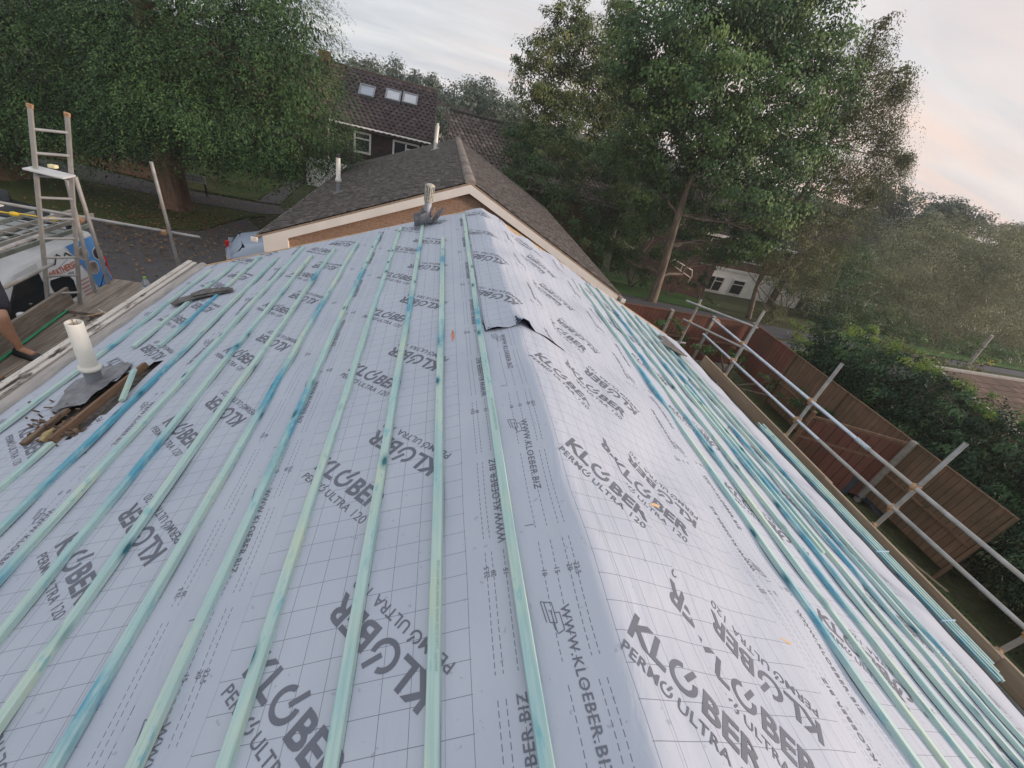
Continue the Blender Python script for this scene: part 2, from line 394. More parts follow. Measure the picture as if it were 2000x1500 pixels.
def m_ground():
    t = NT('mixed_ground'); co = t.coord('Object'); f = t.noise(co, .35, 5, .6); g = t.noise(co, 9, 6, .7)
    c = t.ramp(f, [(.35, (.045, .055, .025)), (.55, (.055, .06, .03)), (.75, (.09, .075, .045))])
    c = t.mix(.5, c, t.ramp(g, [(.3, (.02, .03, .012)), (.7, (.11, .115, .055))]))
    return t.out(c, .95, g, .8, .03, spec=.1)
M_ground = m_ground()
def m_grass(name, a, b, litter=.0):
    t = NT(name); co = t.coord('Object'); g = t.noise(co, 14, 6, .75); f = t.noise(co, .7, 4, .6)
    c = t.ramp(g, [(.3, a), (.7, b)])
    c = t.mix(t.ramp(f, [(.4, (0,0,0)), (.75, (.5,.5,.5))]), c, (b[0]*1.5, b[1]*1.05, b[2]))
    if litter:
        l = t.noise(co, 22, 4, .7); m = t.math('MULTIPLY', t.ramp(l, [(.52, (0,0,0)), (.6, (1,1,1))]), t.ramp(t.noise(co, .5, 3), [(.42, (0,0,0)), (.62, (litter,)*3)]))
        c = t.mix(m, c, (.22, .12, .055))
    return t.out(c, .95, g, .9, .03, spec=.1)
M_lawn = m_grass('lawn_grass', (.03, .05, .02), (.08, .115, .04), .9)
M_lawnR = m_grass('bright_lawn', (.03, .07, .02), (.075, .15, .045))
M_lawnG = m_grass('garden_lawn', (.05, .08, .04), (.11, .145, .07))
def m_asphalt(name, col, litter=.5):
    t = NT(name); co = t.coord('Object'); g = t.noise(co, 60, 4, .7); f = t.noise(co, .8, 4, .6)
    c = t.ramp(g, [(.3, tuple(x*.75 for x in col)), (.7, tuple(x*1.3 for x in col))])
    c = t.mix(t.ramp(f, [(.4, (0,0,0)), (.7, (.35,.35,.35))]), c, tuple(x*1.45 for x in col))
    l = t.noise(t.coord('Object', (1, 1, 1)), 16, 5, .8); z = t.noise(co, .45, 3, .6)
    m = t.math('MULTIPLY', t.ramp(l, [(.57, (0,0,0)), (.63, (1,1,1))]), t.ramp(z, [(.4, (0,0,0)), (.65, (litter,)*3)]))
    c = t.mix(m, c, (.23, .135, .07))
    return t.out(c, .9, g, .5, .01, spec=.2)
M_road = m_asphalt('road_asphalt', (.095, .088, .088), .75)
M_path = m_asphalt('path_asphalt', (.10, .088, .085), .5)
M_roadR = m_asphalt('road_asphalt_clean', (.085, .083, .088), .1)
M_kerb = simple('concrete_kerb', (.25, .23, .20), .9, .2, 5)
M_litter = m_grass('brown_leaf_litter', (.06, .035, .02), (.19, .11, .06))
M_conc = simple('concrete_post_grey', (.33, .30, .265), .9, .2, 12)
def m_fence(name, a, b):
    t = NT(name); co = t.coord('Object', (1, 1, .12)); sp = t.n('ShaderNodeSeparateXYZ', {0: t.n('ShaderNodeTexCoord').outputs['Object']})
    k = t.math('ADD', sp.outputs[0], sp.outputs[1])
    fr = t.math('FRACT', t.math('DIVIDE', k, .125)); gapm = t.math('LESS_THAN', fr, .07)
    g = t.noise(co, 24, 5, .6); ag = t.noise(t.coord('Object'), 1.6, 5, .65); w = t.n('ShaderNodeTexWhiteNoise', {'W': t.math('FLOOR', t.math('DIVIDE', k, .125))}, noise_dimensions='1D').outputs['Value']
    c = t.ramp(g, [(.3, a), (.7, b)]); c = t.mix(t.math('MULTIPLY', w, .45), c, tuple(x*.6 for x in a))
    c = t.mix(t.ramp(ag, [(.45, (0,0,0)), (.7, (.6,.6,.6))]), c, (.07, .075, .045)); c = t.mix(gapm, c, tuple(x*.25 for x in a))
    h = t.math('SUBTRACT', t.math('MULTIPLY', fr, .5), gapm)
    return t.out(c, .85, h, .6, .02, spec=.2)
M_fence = m_fence('red_brown_fence', (.155, .058, .045), (.235, .098, .07))
M_fenceT = m_fence('weathered_tan_fence', (.165, .098, .064), (.26, .16, .10))
M_bark = wood('reddish_fibrous_bark', (.20, .115, .075), (.09, .05, .035), (.32, .20, .14), (9, 9, .9))
M_bark2 = wood('grey_brown_bark', (.15, .115, .085), (.07, .05, .04), (.26, .21, .16), (9, 9, 1.6))
M_birch = wood('pale_birch_bark', (.42, .38, .33), (.10, .08, .07), (.60, .56, .50), (3, 3, 9))

def m_leaf(name, dark, mid, light, trans=.25, rough=.55):
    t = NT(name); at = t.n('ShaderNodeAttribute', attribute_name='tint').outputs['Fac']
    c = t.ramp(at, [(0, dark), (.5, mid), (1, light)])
    t.out(c, rough, spec=.25)
    tr = t.n('ShaderNodeBsdfTranslucent', {'Color': c}); mx = t.n('ShaderNodeMixShader', {0: trans, 1: t.b.outputs[0], 2: tr.outputs[0]})
    t.L.new(mx.outputs[0], t.N['Material Output'].inputs[0]); return t.m
L_red = m_leaf('redwood_needles', (0.030, 0.064, 0.032), (0.062, 0.129, 0.047), (0.138, 0.241, 0.073))
L_map = m_leaf('maple_leaves', (0.043, 0.090, 0.044), (0.085, 0.161, 0.060), (0.185, 0.273, 0.083))
L_map2 = m_leaf('maple_leaves_yellowing', (0.062, 0.101, 0.044), (0.124, 0.173, 0.060), (0.265, 0.273, 0.093))
L_bir = m_leaf('birch_leaves', (0.075, 0.090, 0.042), (0.128, 0.143, 0.063), (0.225, 0.225, 0.105))
L_wil = m_leaf('willow_leaves', (0.101, 0.117, 0.059), (0.193, 0.207, 0.108), (0.348, 0.339, 0.191))
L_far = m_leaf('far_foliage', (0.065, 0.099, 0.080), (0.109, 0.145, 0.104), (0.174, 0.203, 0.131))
L_hed = m_leaf('hedge_foliage', (0.032, 0.073, 0.027), (0.079, 0.155, 0.042), (0.231, 0.309, 0.067))
L_con = m_leaf('dark_conifer', (0.014, 0.038, 0.022), (0.032, 0.072, 0.035), (0.087, 0.160, 0.065))
L_shr = m_leaf('shrub_leaves', (0.035, 0.073, 0.030), (0.079, 0.146, 0.050), (0.177, 0.237, 0.083))
L_yel = m_leaf('yellow_leaves', (.25, .2, .03), (.4, .32, .04), (.6, .5, .08))

# ------------------------------------------------------------------ foliage
def leaf_mesh(name, P, Nrm, Up, size, asp, tint, mat, parent, bend=.25):
    """P leaf centres, Nrm facing, Up long axis; one folded diamond per leaf (two quads share the midrib)"""
    n = len(P)
    Up = Up-(Up*Nrm).sum(1)[:, None]*Nrm; Up /= np.linalg.norm(Up, axis=1)[:, None]+1e-9
    S = np.cross(Up, Nrm)
    h = size[:, None]; w = h*asp
    a = P-Up*h*.5; b = P+S*w*.5+Nrm*h*bend*.2; c = P+Up*h*.5-Nrm*h*bend*.3; d = P-S*w*.5+Nrm*h*bend*.2
    V = np.stack([a, b, c, d], 1).reshape(-1, 3).astype('f4')
    me = bpy.data.meshes.new(name); me.vertices.add(4*n); me.vertices.foreach_set('co', V.ravel())
    me.loops.add(4*n); me.loops.foreach_set('vertex_index', np.arange(4*n, dtype='i4'))
    me.polygons.add(n); me.polygons.foreach_set('loop_start', np.arange(0, 4*n, 4, dtype='i4'))
    me.update(calc_edges=True)
    at = me.attributes.new('tint', 'FLOAT', 'FACE'); at.data.foreach_set('value', tint.astype('f4'))
    me.materials.append(mat)
    return link(name, me, parent)
def unit(v): return v/(np.linalg.norm(v, axis=1)[:, None]+1e-9)
def rdir(n): return unit(RNG.normal(size=(n, 3)))
def crown(name, blobs, mat, parent, dens=60, leaf=.14, asp=.5, sub=14, spread=.28, droop=0.0, tb=.5, tv=.5, fill=.25, flat=0.0):
    """blobs: (centre, rx, ry, rz). Each carries sub-clumps over its surface; each sub-clump is a puff of leaves."""
    Ps, Ns, Ts = [], [], []
    for c, rx, ry, rz in blobs:
        c = np.array(c); R = np.array([rx, ry, rz]); rm = (rx*ry*rz)**(1/3)
        area = rm*rm*12.6; m = max(4, int(sub*area/6)); 
        d = rdir(m); rr = np.where(RNG.random(m) < fill, RNG.random(m)**.5*.85, .8+.27*RNG.random(m))
        cc = c+d*R*rr[:, None]
        ct = np.clip(RNG.normal(tb, tv*.48, m), 0, 1)
        k = max(6, int(dens*area/m)); sr = spread*(rm**.35)*(.6+.8*RNG.random(m))
        off = np.clip(RNG.normal(size=(m, k, 3)), -1.7, 1.7)*np.array([1, 1, .62+flat*-.3])*sr[:, None, None]*.62
        if droop: off[:, :, 2] -= droop*np.abs(off[:, :, 2])*1.5+droop*(off[:, :, 0]**2+off[:, :, 1]**2)/np.maximum(sr[:, None], .05)*.8
        p = (cc[:, None, :]+off).reshape(-1, 3)
        out = unit(off.reshape(-1, 3)*np.array([1, 1, 1.3])+np.repeat(d, k, 0)*sr.mean()*.9)
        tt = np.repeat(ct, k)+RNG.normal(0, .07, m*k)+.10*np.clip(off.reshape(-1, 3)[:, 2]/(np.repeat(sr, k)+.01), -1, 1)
        Ps.append(p); Ns.append(out); Ts.append(tt)
    P = np.concatenate(Ps); O = np.concatenate(Ns); T = np.clip(np.concatenate(Ts), 0, 1); n = len(P)
    N = unit(O*.9+np.array([0, 0, .45])+RNG.normal(size=(n, 3))*.34)
    U = unit(O+np.array([0, 0, -.4-2*droop])+RNG.normal(size=(n, 3))*.5)
    return leaf_mesh(name, P, N, U, leaf*(.65+.7*RNG.random(n)), asp, T, mat, parent)
def sprays(name, starts, dirs, mat, parent, L=.9, n=26, leaf=.12, asp=.3, droop=.5, tb=.5):
    """feathery hanging branches: leaflets either side of drooping rachises"""
    m = len(starts); s = np.linspace(.05, 1, n)
    Lr = L*(.6+.8*RNG.random(m)); side = unit(np.cross(dirs, [0, 0, 1.])+1e-6)
    t = s[None, :, None]
    base = starts[:, None, :]+dirs[:, None, :]*Lr[:, None, None]*t+np.array([0, 0, -1.])*droop*Lr[:, None, None]*t**2
    wd = Lr[:, None, None]*.26*np.sin(np.pi*np.clip(t*.9+.12, 0, 1))
    sg = (RNG.random((m, n, 1))*2-1)
    p = base+side[:, None, :]*wd*sg*1.2+RNG.normal(size=(m, n, 3))*.03
    U = unit((side[:, None, :]*sg*.9+dirs[:, None, :]*.8+np.array([0, 0, -.35])+RNG.normal(size=(m, n, 3))*.15).reshape(-1, 3))
    N = unit(np.array([0, 0, 1.])+dirs.repeat(n, 0)*.45+RNG.normal(size=(m*n, 3))*.22)
    ct = np.clip(RNG.normal(tb, .27, m), 0, 1)
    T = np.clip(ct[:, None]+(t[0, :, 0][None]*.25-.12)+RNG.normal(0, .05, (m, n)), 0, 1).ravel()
    return leaf_mesh(name, p.reshape(-1, 3), N, U, leaf*(.7+.6*RNG.random(m*n)), asp, T, mat, parent)
def limb(mb, a, b, r0, r1, wob=.12, n=7, k=9):
    a = Vector(a); b = Vector(b); pts = []; rs = []
    for i in range(n+1):
        t = i/n; p = a.lerp(b, t); w = wob*math.sin(math.pi*t)*(b-a).length*.25
        pts.append(p+Vector((random.uniform(-1, 1), random.uniform(-1, 1), random.uniform(-.3, .3)))*w); rs.append(r0+(r1-r0)*t)
    mb.path(pts, rs, k); return pts
def pxblob(u, v, Y, ru, rv=None, dep=None):
    """ellipsoid centred on the line of sight through (u,v) at depth Y, ru/rv half sizes in pixels"""
    c = atY(u, v, Y); dist = (c-CAMP).dot(fwd); rv = rv or ru
    s = dist/F; r = ru*s; r2 = rv*s
    return (tuple(c), r, dep or r, r2)

# ------------------------------------------------------------------ ground, roads, lawns
def patch(name, pts, mat, dz, step=.8, kind='structure', thick=None):
    """flat area with the outline pts (x,y) laid dz above the ground"""
    bm = bmesh.new(); vs = [bm.verts.new((x, y, 0)) for x, y in pts]; bm.faces.new(vs)
    xs = [p[0] for p in pts]; ys = [p[1] for p in pts]
    for ax, lo, hi in ((0, min(xs), max(xs)), (1, min(ys), max(ys))):
        k = math.ceil(lo/step)*step
        while k < hi:
            co = [0, 0, 0]; no = [0, 0, 0]; co[ax] = k; no[ax] = 1
            bmesh.ops.bisect_plane(bm, geom=bm.verts[:]+bm.edges[:]+bm.faces[:], plane_co=co, plane_no=no); k += step
    for v in bm.verts: v.co.z = ground_z(v.co.x, v.co.y)+dz
    bmesh.ops.recalc_face_normals(bm, faces=bm.faces)
    if thick:
        r = bmesh.ops.extrude_face_region(bm, geom=bm.faces[:])
        for e in r['geom']:
            if isinstance(e, bmesh.types.BMVert): e.co.z -= thick
        bmesh.ops.recalc_face_normals(bm, faces=bm.faces)
    me = bpy.data.meshes.new(name); bm.to_mesh(me); bm.free()
    if me.polygons and sum(p.normal.z for p in me.polygons) < 0 and not thick: me.flip_normals()
    o = link(name, me, None, [mat]); o['kind'] = kind; return o
def make_ground():
    xs = np.concatenate([np.linspace(-900, -60, 12), np.arange(-50, 60, 1.0), np.linspace(70, 900, 12)])
    ys = np.concatenate([np.linspace(-400, -30, 8), np.arange(-20, 90, 1.0), np.linspace(100, 1200, 14)])
    V = [(x, y, ground_z(x, min(y, 95)) + .02*math.sin(x*1.3)*math.cos(y*.9)*0) for y in ys for x in xs]; nx = len(xs)
    Fc = [(j*nx+i, j*nx+i+1, (j+1)*nx+i+1, (j+1)*nx+i) for j in range(len(ys)-1) for i in range(nx-1)]
    me = bpy.data.meshes.new('ground'); me.from_pydata(V, [], Fc); o = link('ground', me, None, [M_ground]); o['kind'] = 'structure'
make_ground()
G2 = lambda u, v: (lambda p: (p.x, p.y))(atG(u, v))
# road on the left with the driveway mouth, footpath beyond the verge
patch('road', [(-30, -8), (-5.6, -8), (-5.6, 11), (-5.2, 14.5), G2(480, 425), G2(395, 447), G2(250, 440), G2(130, 412), G2(0, 405), (-30, 9.5)], M_road, .012)
patch('lawn', [(-30, 10), G2(0, 412), G2(130, 418), G2(250, 446), G2(390, 452), G2(478, 428), G2(518, 424), G2(357, 396), G2(154, 355), G2(0, 335), (-30, 14)], M_lawn, .05, thick=.06)
patch('footpath', [(-30, 15), G2(0, 332), G2(154, 352), G2(357, 393), G2(518, 421), (-6.4, 19.2), G2(545, 404), G2(350, 372), G2(150, 322), G2(0, 300), (-34, 19)], M_path, .016)
patch('grass_bank', [G2(352, 368), G2(500, 395), G2(560, 362), G2(480, 330), G2(380, 320), G2(340, 335)], M_lawn, .04)
patch('driveway', [G2(505, 396), G2(548, 402), G2(600, 350), G2(578, 342)], M_path, .03)
patch('leaf_litter', [(-32, 20.5), G2(0, 296), G2(150, 318), G2(345, 366), G2(330, 330), G2(150, 285), (-32, 26)], M_litter, .03)
# back garden and the lane beyond the back fence
patch('garden_lawn', [(4.15, -6), (9.2, -6), (9.2, 10.2), (-3, 10.2), (-3, 8.6), (4.15, 8.6)], M_lawnG, .03)
patch('lane', [(3, 10.9), (40, 10.9), (40, 15.2), (20, 15.6), (14, 17.2), (9, 18.6), (3, 18.8)], M_roadR, .02)
patch('front_lawn', [(8.2, 18.75), (9, 18.7), (13.6, 17.4), (15.0, 20), (14.5, 23), (12, 26), (6, 26), (6, 20)], M_lawnR, .05, thick=.06)
patch('grass_verge', [(10, 11), (15, 11), (16, 13.2), (12, 12.9), (9.8, 11.8)], M_lawnG, .05)
patch('roadside_verge', [(20, 15.7), (40, 15.3), (40, 17.6), (22, 18)], M_lawnR, .05)

# ------------------------------------------------------------------ the bungalow being re-roofed
TH = rad(22); CT, STH = math.cos(TH), math.sin(TH); Y0, Y1 = -3.0, 6.70
bung = thing('bungalow', (0, 2, 0), 'bungalow being re-roofed, its low pitched roof covered in grey printed membrane and turquoise battens', 'house')
WV = [(RNG.uniform(1.5, 9), RNG.uniform(0, 6.28), RNG.uniform(0, 6.28)) for _ in range(16)]
def disp(a, y):
    """ripples of the loose cloth, strongest on the unbattened strip right of the ridge"""
    a = np.asarray(a, float); y = np.asarray(y, float)
    am = .0016+.0062*np.exp(-((a-.75)/.75)**2)+.0016*np.exp(-((a+.15)/.2)**2)
    r = 0
    for k, th, ph in WV: r = r+np.sin(k*(a*math.cos(th)+y*math.sin(th)*.7)*2.1+ph)/(1+k*.25)
    fold = .010*np.exp(-((a-.22-.06*np.sin(y*2.3))/.06)**2)*(.5+.5*np.sin(y*3.1+1))
    sag = .004*np.cos(2*math.pi*(y-.3)/.6)
    return am*r*1.5+fold*.7+sag
def surf(a, y, lift=0.0):
    a = np.asarray(a, float); y = np.asarray(y, float)
    rr = .022; z = ZR-STH*(np.sqrt(a*a+rr*rr)-rr)+disp(a, y)+lift
    return np.stack([a*CT+0*y, y+0*a, z], -1)
def roofpt(u, v, side, off=0.0):
    """point of the roof slope seen at pixel (u,v): returns (a, y)"""
    t = math.tan(TH); nn = Vector((side*t, 0, 1)); r = ray(u, v)
    k = (ZR+off-nn.dot(CAMP))/nn.dot(r); p = CAMP+r*k
    return p.x/CT, p.y
hole = [(-3.60, 2.64), (-3.24, 2.52), (-3.15, 2.95), (-3.16, 3.55), (-3.42, 3.40), (-3.62, 2.95)]
def inpoly(x, y, P):
    c = False
    for i in range(len(P)):
        x1, y1 = P[i]; x2, y2 = P[i-1]
        if (y1 > y) != (y2 > y) and x < (x2-x1)*(y-y1)/(y2-y1)+x1: c = not c
    return c
SHEETS = []   # name, a0, a1, y0, y1, upper edge, direction, lift
EA = 4.34
def clip_tri(poly, axis, lim, keep_less):
    out = []
    for i in range(len(poly)):
        p, q = poly[i-1], poly[i]
        ip = (p[axis] <= lim) == keep_less; iq = (q[axis] <= lim) == keep_less
        if ip != iq:
            t = (lim-p[axis])/(q[axis]-p[axis]); out.append((p[0]+(q[0]-p[0])*t, p[1]+(q[1]-p[1])*t))
        if iq: out.append(q)
    return out
_tc = {}
def text_polys(s, cap, bold=0.0, cell=None, spacing=1.0):
    """flat triangles of a word, capitals cap metres high, start at the origin"""
    key = (s, cap, bold, cell, spacing)
    if key in _tc: return _tc[key]
    cu = bpy.data.curves.new('t', 'FONT'); cu.body = s; cu.size = 1; cu.offset = bold; cu.resolution_u = 3; cu.space_character = spacing
    o = bpy.data.objects.new('t', cu); COL.objects.link(o)
    dg = bpy.context.evaluated_depsgraph_get(); me = o.evaluated_get(dg).to_mesh()
    k = cap/.729
    vs = [(v.co.x*k, v.co.y*k) for v in me.vertices]; me.calc_loop_triangles()
    tr = [[vs[i] for i in t.vertices] for t in me.loop_triangles]
    o.evaluated_get(dg).to_mesh_clear(); bpy.data.objects.remove(o); bpy.data.curves.remove(cu)
    if cell: tr = slice_polys(tr, cell)
    _tc[key] = tr; return tr
def slice_polys(tr, cell):
    for ax in (0, 1):
        nt = []
        for p in tr:
            lo = min(q[ax] for q in p); hi = max(q[ax] for q in p)
            i = math.floor(lo/cell)
            if math.floor(hi/cell) == i: nt.append(p); continue
            while i*cell < hi:
                q = clip_tri(p, ax, (i+1)*cell, True); q = clip_tri(q, ax, i*cell, False) if len(q) > 2 else q
                if len(q) > 2: nt.append(q)
                i += 1
        tr = nt
    return tr
def width(tr): return max(q[0] for p in tr for q in p)
def shift(tr, dx, dy=0, sx=1, sy=1): return [[(x*sx+dx, y*sy+dy) for x, y in p] for p in tr]
def power_o(cx, cy, R, w, n=28):
    """the ring letter with its open top and slanted stroke"""
    tr = []; a0, a1 = rad(20), rad(20-278)
    for i in range(n):
        t0 = a0+(a1-a0)*i/n; t1 = a0+(a1-a0)*(i+1)/n
        q = lambda t, r: (cx+r*.98*math.cos(t), cy+r*math.sin(t))
        tr.append([q(t0, R), q(t1, R), q(t1, R-w), q(t0, R-w)])
    b = [(cx+.02*R, cy+.14*R), (cx+.32*R, cy+.02*R), (cx+.84*R, cy+1.16*R), (cx+.54*R, cy+1.28*R)]
    tr.append(b); return tr
def make_logo():
    cap = .098; L = []
    kl = text_polys('KL', cap, .028); w = width(kl); L += kl
    R = cap*.56; L += power_o(w+R+.006, cap*.5, R, cap*.19); x = w+2*R+.018
    be = text_polys('BER', cap, .028); L += shift(be, x); W = x+width(be)
    p = text_polys('PERM', .042, .008, spacing=1.05); w2 = width(p); M_ = list(p)
    r2 = .0225; M_ += power_o(w2+r2+.006, .021, r2, .007, 20); x2 = w2+2*r2+.022
    u = text_polys('ULTRA', .042, .008, spacing=1.05); M_ += shift(u, x2); x2 += width(u)+.022
    v = text_polys('120', .046, -.004); M_ += shift(v, x2); x2 += width(v)
    k = W/x2; L += shift(M_, 0.0, -.075, k, 1)
    k = .545/W; L = [[(a*k, b) for a, b in p] for p in L]
    return slice_polys(L, .035)
LOGO = make_logo()
WWW = slice_polys(text_polys('WWW.KLOEBER.BIZ', .034, .012, spacing=1.12), .05)
NUM = {s: text_polys(s, .020, .004) for s in ('10', '15', '20', '22.5')}
def icon():
    """little outline drawing of two lapped sheets"""
    def ln(a, b, w=.0016):
        dx, dy = b[0]-a[0], b[1]-a[1]; l = math.hypot(dx, dy); nx, ny = -dy/l*w, dx/l*w
        return [(a[0]+nx, a[1]+ny), (b[0]+nx, b[1]+ny), (b[0]-nx, b[1]-ny), (a[0]-nx, a[1]-ny)]
    P = [((0,0),(.07,.01)),((.07,.01),(.075,.035)),((.075,.035),(.005,.028)),((.005,.028),(0,0)),((.04,.03),(.042,.05)),((.042,.05),(.10,.055)),((.10,.055),(.11,.03)),((.11,.03),(.075,.02)),((.03,.012),(.035,.02)),((.035,.02),(.10,.028)),((0,0),(-.004,-.012)),((-.004,-.012),(.068,-.002))]
    return [ln(*p) for p in P]
ICON = icon()
S2 = math.sqrt(.5)
def make_sheet(a0, a1, y0, y1, upper, sgn, lift, rows, seed, nolift=None, edge=None):
    """one width of membrane. upper: a of its upper lap edge, sgn: +1 if the roll width runs toward +a.
    rows: logo anchors (kind, a, y phase): kind 'u' reads to +x, 's' is the same turned half round"""
    st = .045; na = max(2, int(round((a1-a0)/st)))+1; ny = int(round((y1-y0)/.06))+1
    A = np.linspace(a0, a1, na); Y = np.linspace(y0, y1, ny); AA, YY = np.meshgrid(A, Y)
    if edge is not None: AA = np.where(AA > 0, AA*edge(YY)/a1, AA)
    lf = lift+np.zeros_like(AA)
    if nolift is not None: lf = lf+nolift(AA, YY)
    P = surf(AA, YY, lf).reshape(-1, 3); uv = np.stack([(AA-upper)*sgn, YY], -1).reshape(-1, 2)
    fs = []
    for j in range(ny-1):
        for i in range(na-1):
            if inpoly((A[i]+A[i+1])/2, (Y[j]+Y[j+1])/2, hole): continue
            fs.append((j*na+i, j*na+i+1, (j+1)*na+i+1, (j+1)*na+i))
    vs = [tuple(p) for p in P]; uvs = [tuple(q) for q in uv]; mi = [0]*len(fs)
    # printing
    pr = []
    def put(tr, a, y, ra, ry):
        """origin (a,y); reading direction (ra,ry) in plan, letters' up is reading turned left"""
        for p in tr: pr.append([(a+x*ra-h*ry, y+x*ry+h*ra) for x, h in p])
    for kind, a, ph, per in rows:
        k = math.floor((y0-ph)/per)-1
        while ph+k*per < y1+.6:
            y = ph+k*per
            if y > -1.2:
                if kind == 'u': put(LOGO, a, y, S2, -S2)
                else: put(LOGO, a, y, -S2, S2)
            k += 1
    for lap, dr in ((upper, sgn), (upper+sgn*1.47, -sgn)):
        k = math.floor(y0/.985)-1
        while k*.985 < y1:
            y = k*.985+seed
            if -1 < y < 7:
                # web address reads along the 15 line with its feet to the near lap edge
                ry = -dr
                put(WWW, lap+dr*(.147-.015), y if ry > 0 else y+.60, 0, ry)
                put(ICON, lap+dr*.075, y+.62 if ry < 0 else y-.02, 0, ry)
                for s, d in (('10', .098), ('15', .147), ('20', .196), ('22.5', .222)):
                    put(NUM[s], lap+dr*(d-.008), y+(.74 if ry < 0 else -.14)-(.0 if s != '22.5' else 0), 0, ry)
                pr.append([(lap+dr*(.055), y-.05), (lap+dr*.095, y-.05), (lap+dr*.095, y-.047), (lap+dr*.055, y-.047)])
            k += 1
    off = .0016
    A1 = a1
    for p in pr:
        xs = [q[0] for q in p]; ys = [q[1] for q in p]; a1 = A1 if edge is None else float(edge(np.array(sum(ys)/len(ys))))
        if max(xs) < a0 or min(xs) > a1 or max(ys) < y0 or min(ys) > y1: continue
        if min(xs) < a0: p = clip_tri(p, 0, a0, False)
        if len(p) > 2 and max(xs) > a1: p = clip_tri(p, 0, a1, True)
        if len(p) > 2 and min(ys) < y0: p = clip_tri(p, 1, y0, False)
        if len(p) > 2 and max(ys) > y1: p = clip_tri(p, 1, y1, True)
        if len(p) < 3 or inpoly(sum(xs)/len(xs), sum(ys)/len(ys), hole): continue
        a_ = np.array([q[0] for q in p]); y_ = np.array([q[1] for q in p]); l_ = lift+off+np.zeros(len(p))
        if nolift is not None: l_ = l_+nolift(a_, y_)
        q = surf(a_, y_, l_); b = len(vs)
        e1 = q[1]-q[0]; e2 = q[2]-q[0]; 
        idx = list(range(b, b+len(p)))
        if np.cross(e1, e2)[2] < 0: idx = idx[::-1]
        vs += [tuple(x) for x in q]; uvs += [(0., 0.)]*len(p); fs.append(tuple(idx)); mi.append(1)
    me = bpy.data.meshes.new('membrane_sheet'); me.from_pydata(vs, [], fs)
    ul = me.uv_layers.new(name='UVMap'); li = np.empty(len(me.loops), 'i4'); me.loops.foreach_get('vertex_index', li)
    ul.data.foreach_set('uv', np.array(uvs, 'f4')[li].ravel())
    me.polygons.foreach_set('material_index', mi); me.polygons.foreach_set('use_smooth', [m == 0 for m in mi]); me.update()
    return link('membrane_sheet', me, bung, [M_mem, M_ink])
PER = .985
# left slope courses, lowest first
make_sheet(-4.30, -2.80, Y0, Y1, -2.80, -1, .000, [('s', -3.19, .66, PER), ('u', -3.84, .80, PER)], .45)
make_sheet(-2.97, -1.50, Y0, Y1, -1.50, -1, .004, [('s', -1.91, .358, .965), ('u', -2.585, .545, .965)], .21)
make_sheet(-1.66, -.19, Y0, Y1, -.19, -1, .008, [('s', -.590, .53, .965), ('u', -1.30, .704, .965)], .0)
# right slope courses
make_sheet(2.77, 4.66, Y0, Y1, 2.77, 1, .000, [('u', 3.16, .35, PER), ('s', 3.83, .75, PER)], .6)
make_sheet(1.40, 2.87, Y0, Y1, 1.40, 1, .004, [('u', 1.79, .90, PER), ('s', 2.46, .45, PER)], .3)
make_sheet(.03, 1.50, Y0, Y1, .03, 1, .008, [('u', .399, .568, .955), ('s', 1.03, .365, .955)], .1)
# sheets over the ridge; the far one laps the near one and lifts at its end
def wav(a, y): return .004*np.exp(-((a+.29)/.03)**2)*(1+np.sin(y*7))+.006*np.exp(-((a-.45)/.05)**2)*(.6+np.sin(y*5.3+a*3))
make_sheet(-.29, .50, Y0, 2.90, -.29, 1, .015, [('u', .053, .587, .90), ('s', .800, .441, .88)], .1, nolift=wav, edge=lambda y: np.interp(y, [.8, 1.6, 2.6], [.467, .437, .42]))
def flap(a, y):
    e = np.exp(-(np.clip(y-2.78, 0, 9)/.10)**1.2)
    return wav(a, y)+e*(.062*np.exp(-((a-.045)/.065)**4)+.026*np.exp(-((a+.19)/.07)**4)+.010*np.exp(-((a-.3)/.08)**2))
make_sheet(-.26, .47, 2.76, Y1, .47, -1, .021, [('s', .085, 3.22, .985)], .6, nolift=flap)
def under_flap():
    # dark underside of the lifted lap, plus dark patches painting shade in its openings
    mb = MB(); n = 26
    for i in range(n):
        a = -.27+.7*i/n; b = -.27+.7*(i+1)/n
        for y in np.arange(2.764, 2.93, .028):
            q = [surf(np.array([x]), np.array([yy]), .0175+flap(np.array([x]), np.array([yy])))[0] for x, yy in ((a, y), (b, y), (b, y+.028), (a, y+.028))]
            if a < .44: mb.add(q, [(0, 1, 2, 3)])
    for a0, a1 in ((-.05, .11), (-.25, -.12)):  # dark patches on the lower sheet stand in for shade under the flap
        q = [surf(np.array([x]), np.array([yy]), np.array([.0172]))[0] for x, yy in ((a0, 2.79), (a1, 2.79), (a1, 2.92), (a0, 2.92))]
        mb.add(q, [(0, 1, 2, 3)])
    for a0, a1 in ((-.04, .12), (-.26, -.12)):  # dark sheets close the openings from behind, painted shade too
        q = [surf(np.array([x]), np.array([2.90]), np.array([l]))[0] for x, l in ((a0, .016), (a1, .016))]
        up = [surf(np.array([x]), np.array([2.84]), .017+flap(np.array([x]), np.array([2.84])))[0] for x in (a1, a0)]
        mb.add(q+up, [(0, 1, 2, 3)])
    mb.build('flap_underside_and_shade', M_memback_shade, bung, fix=False)
under_flap()
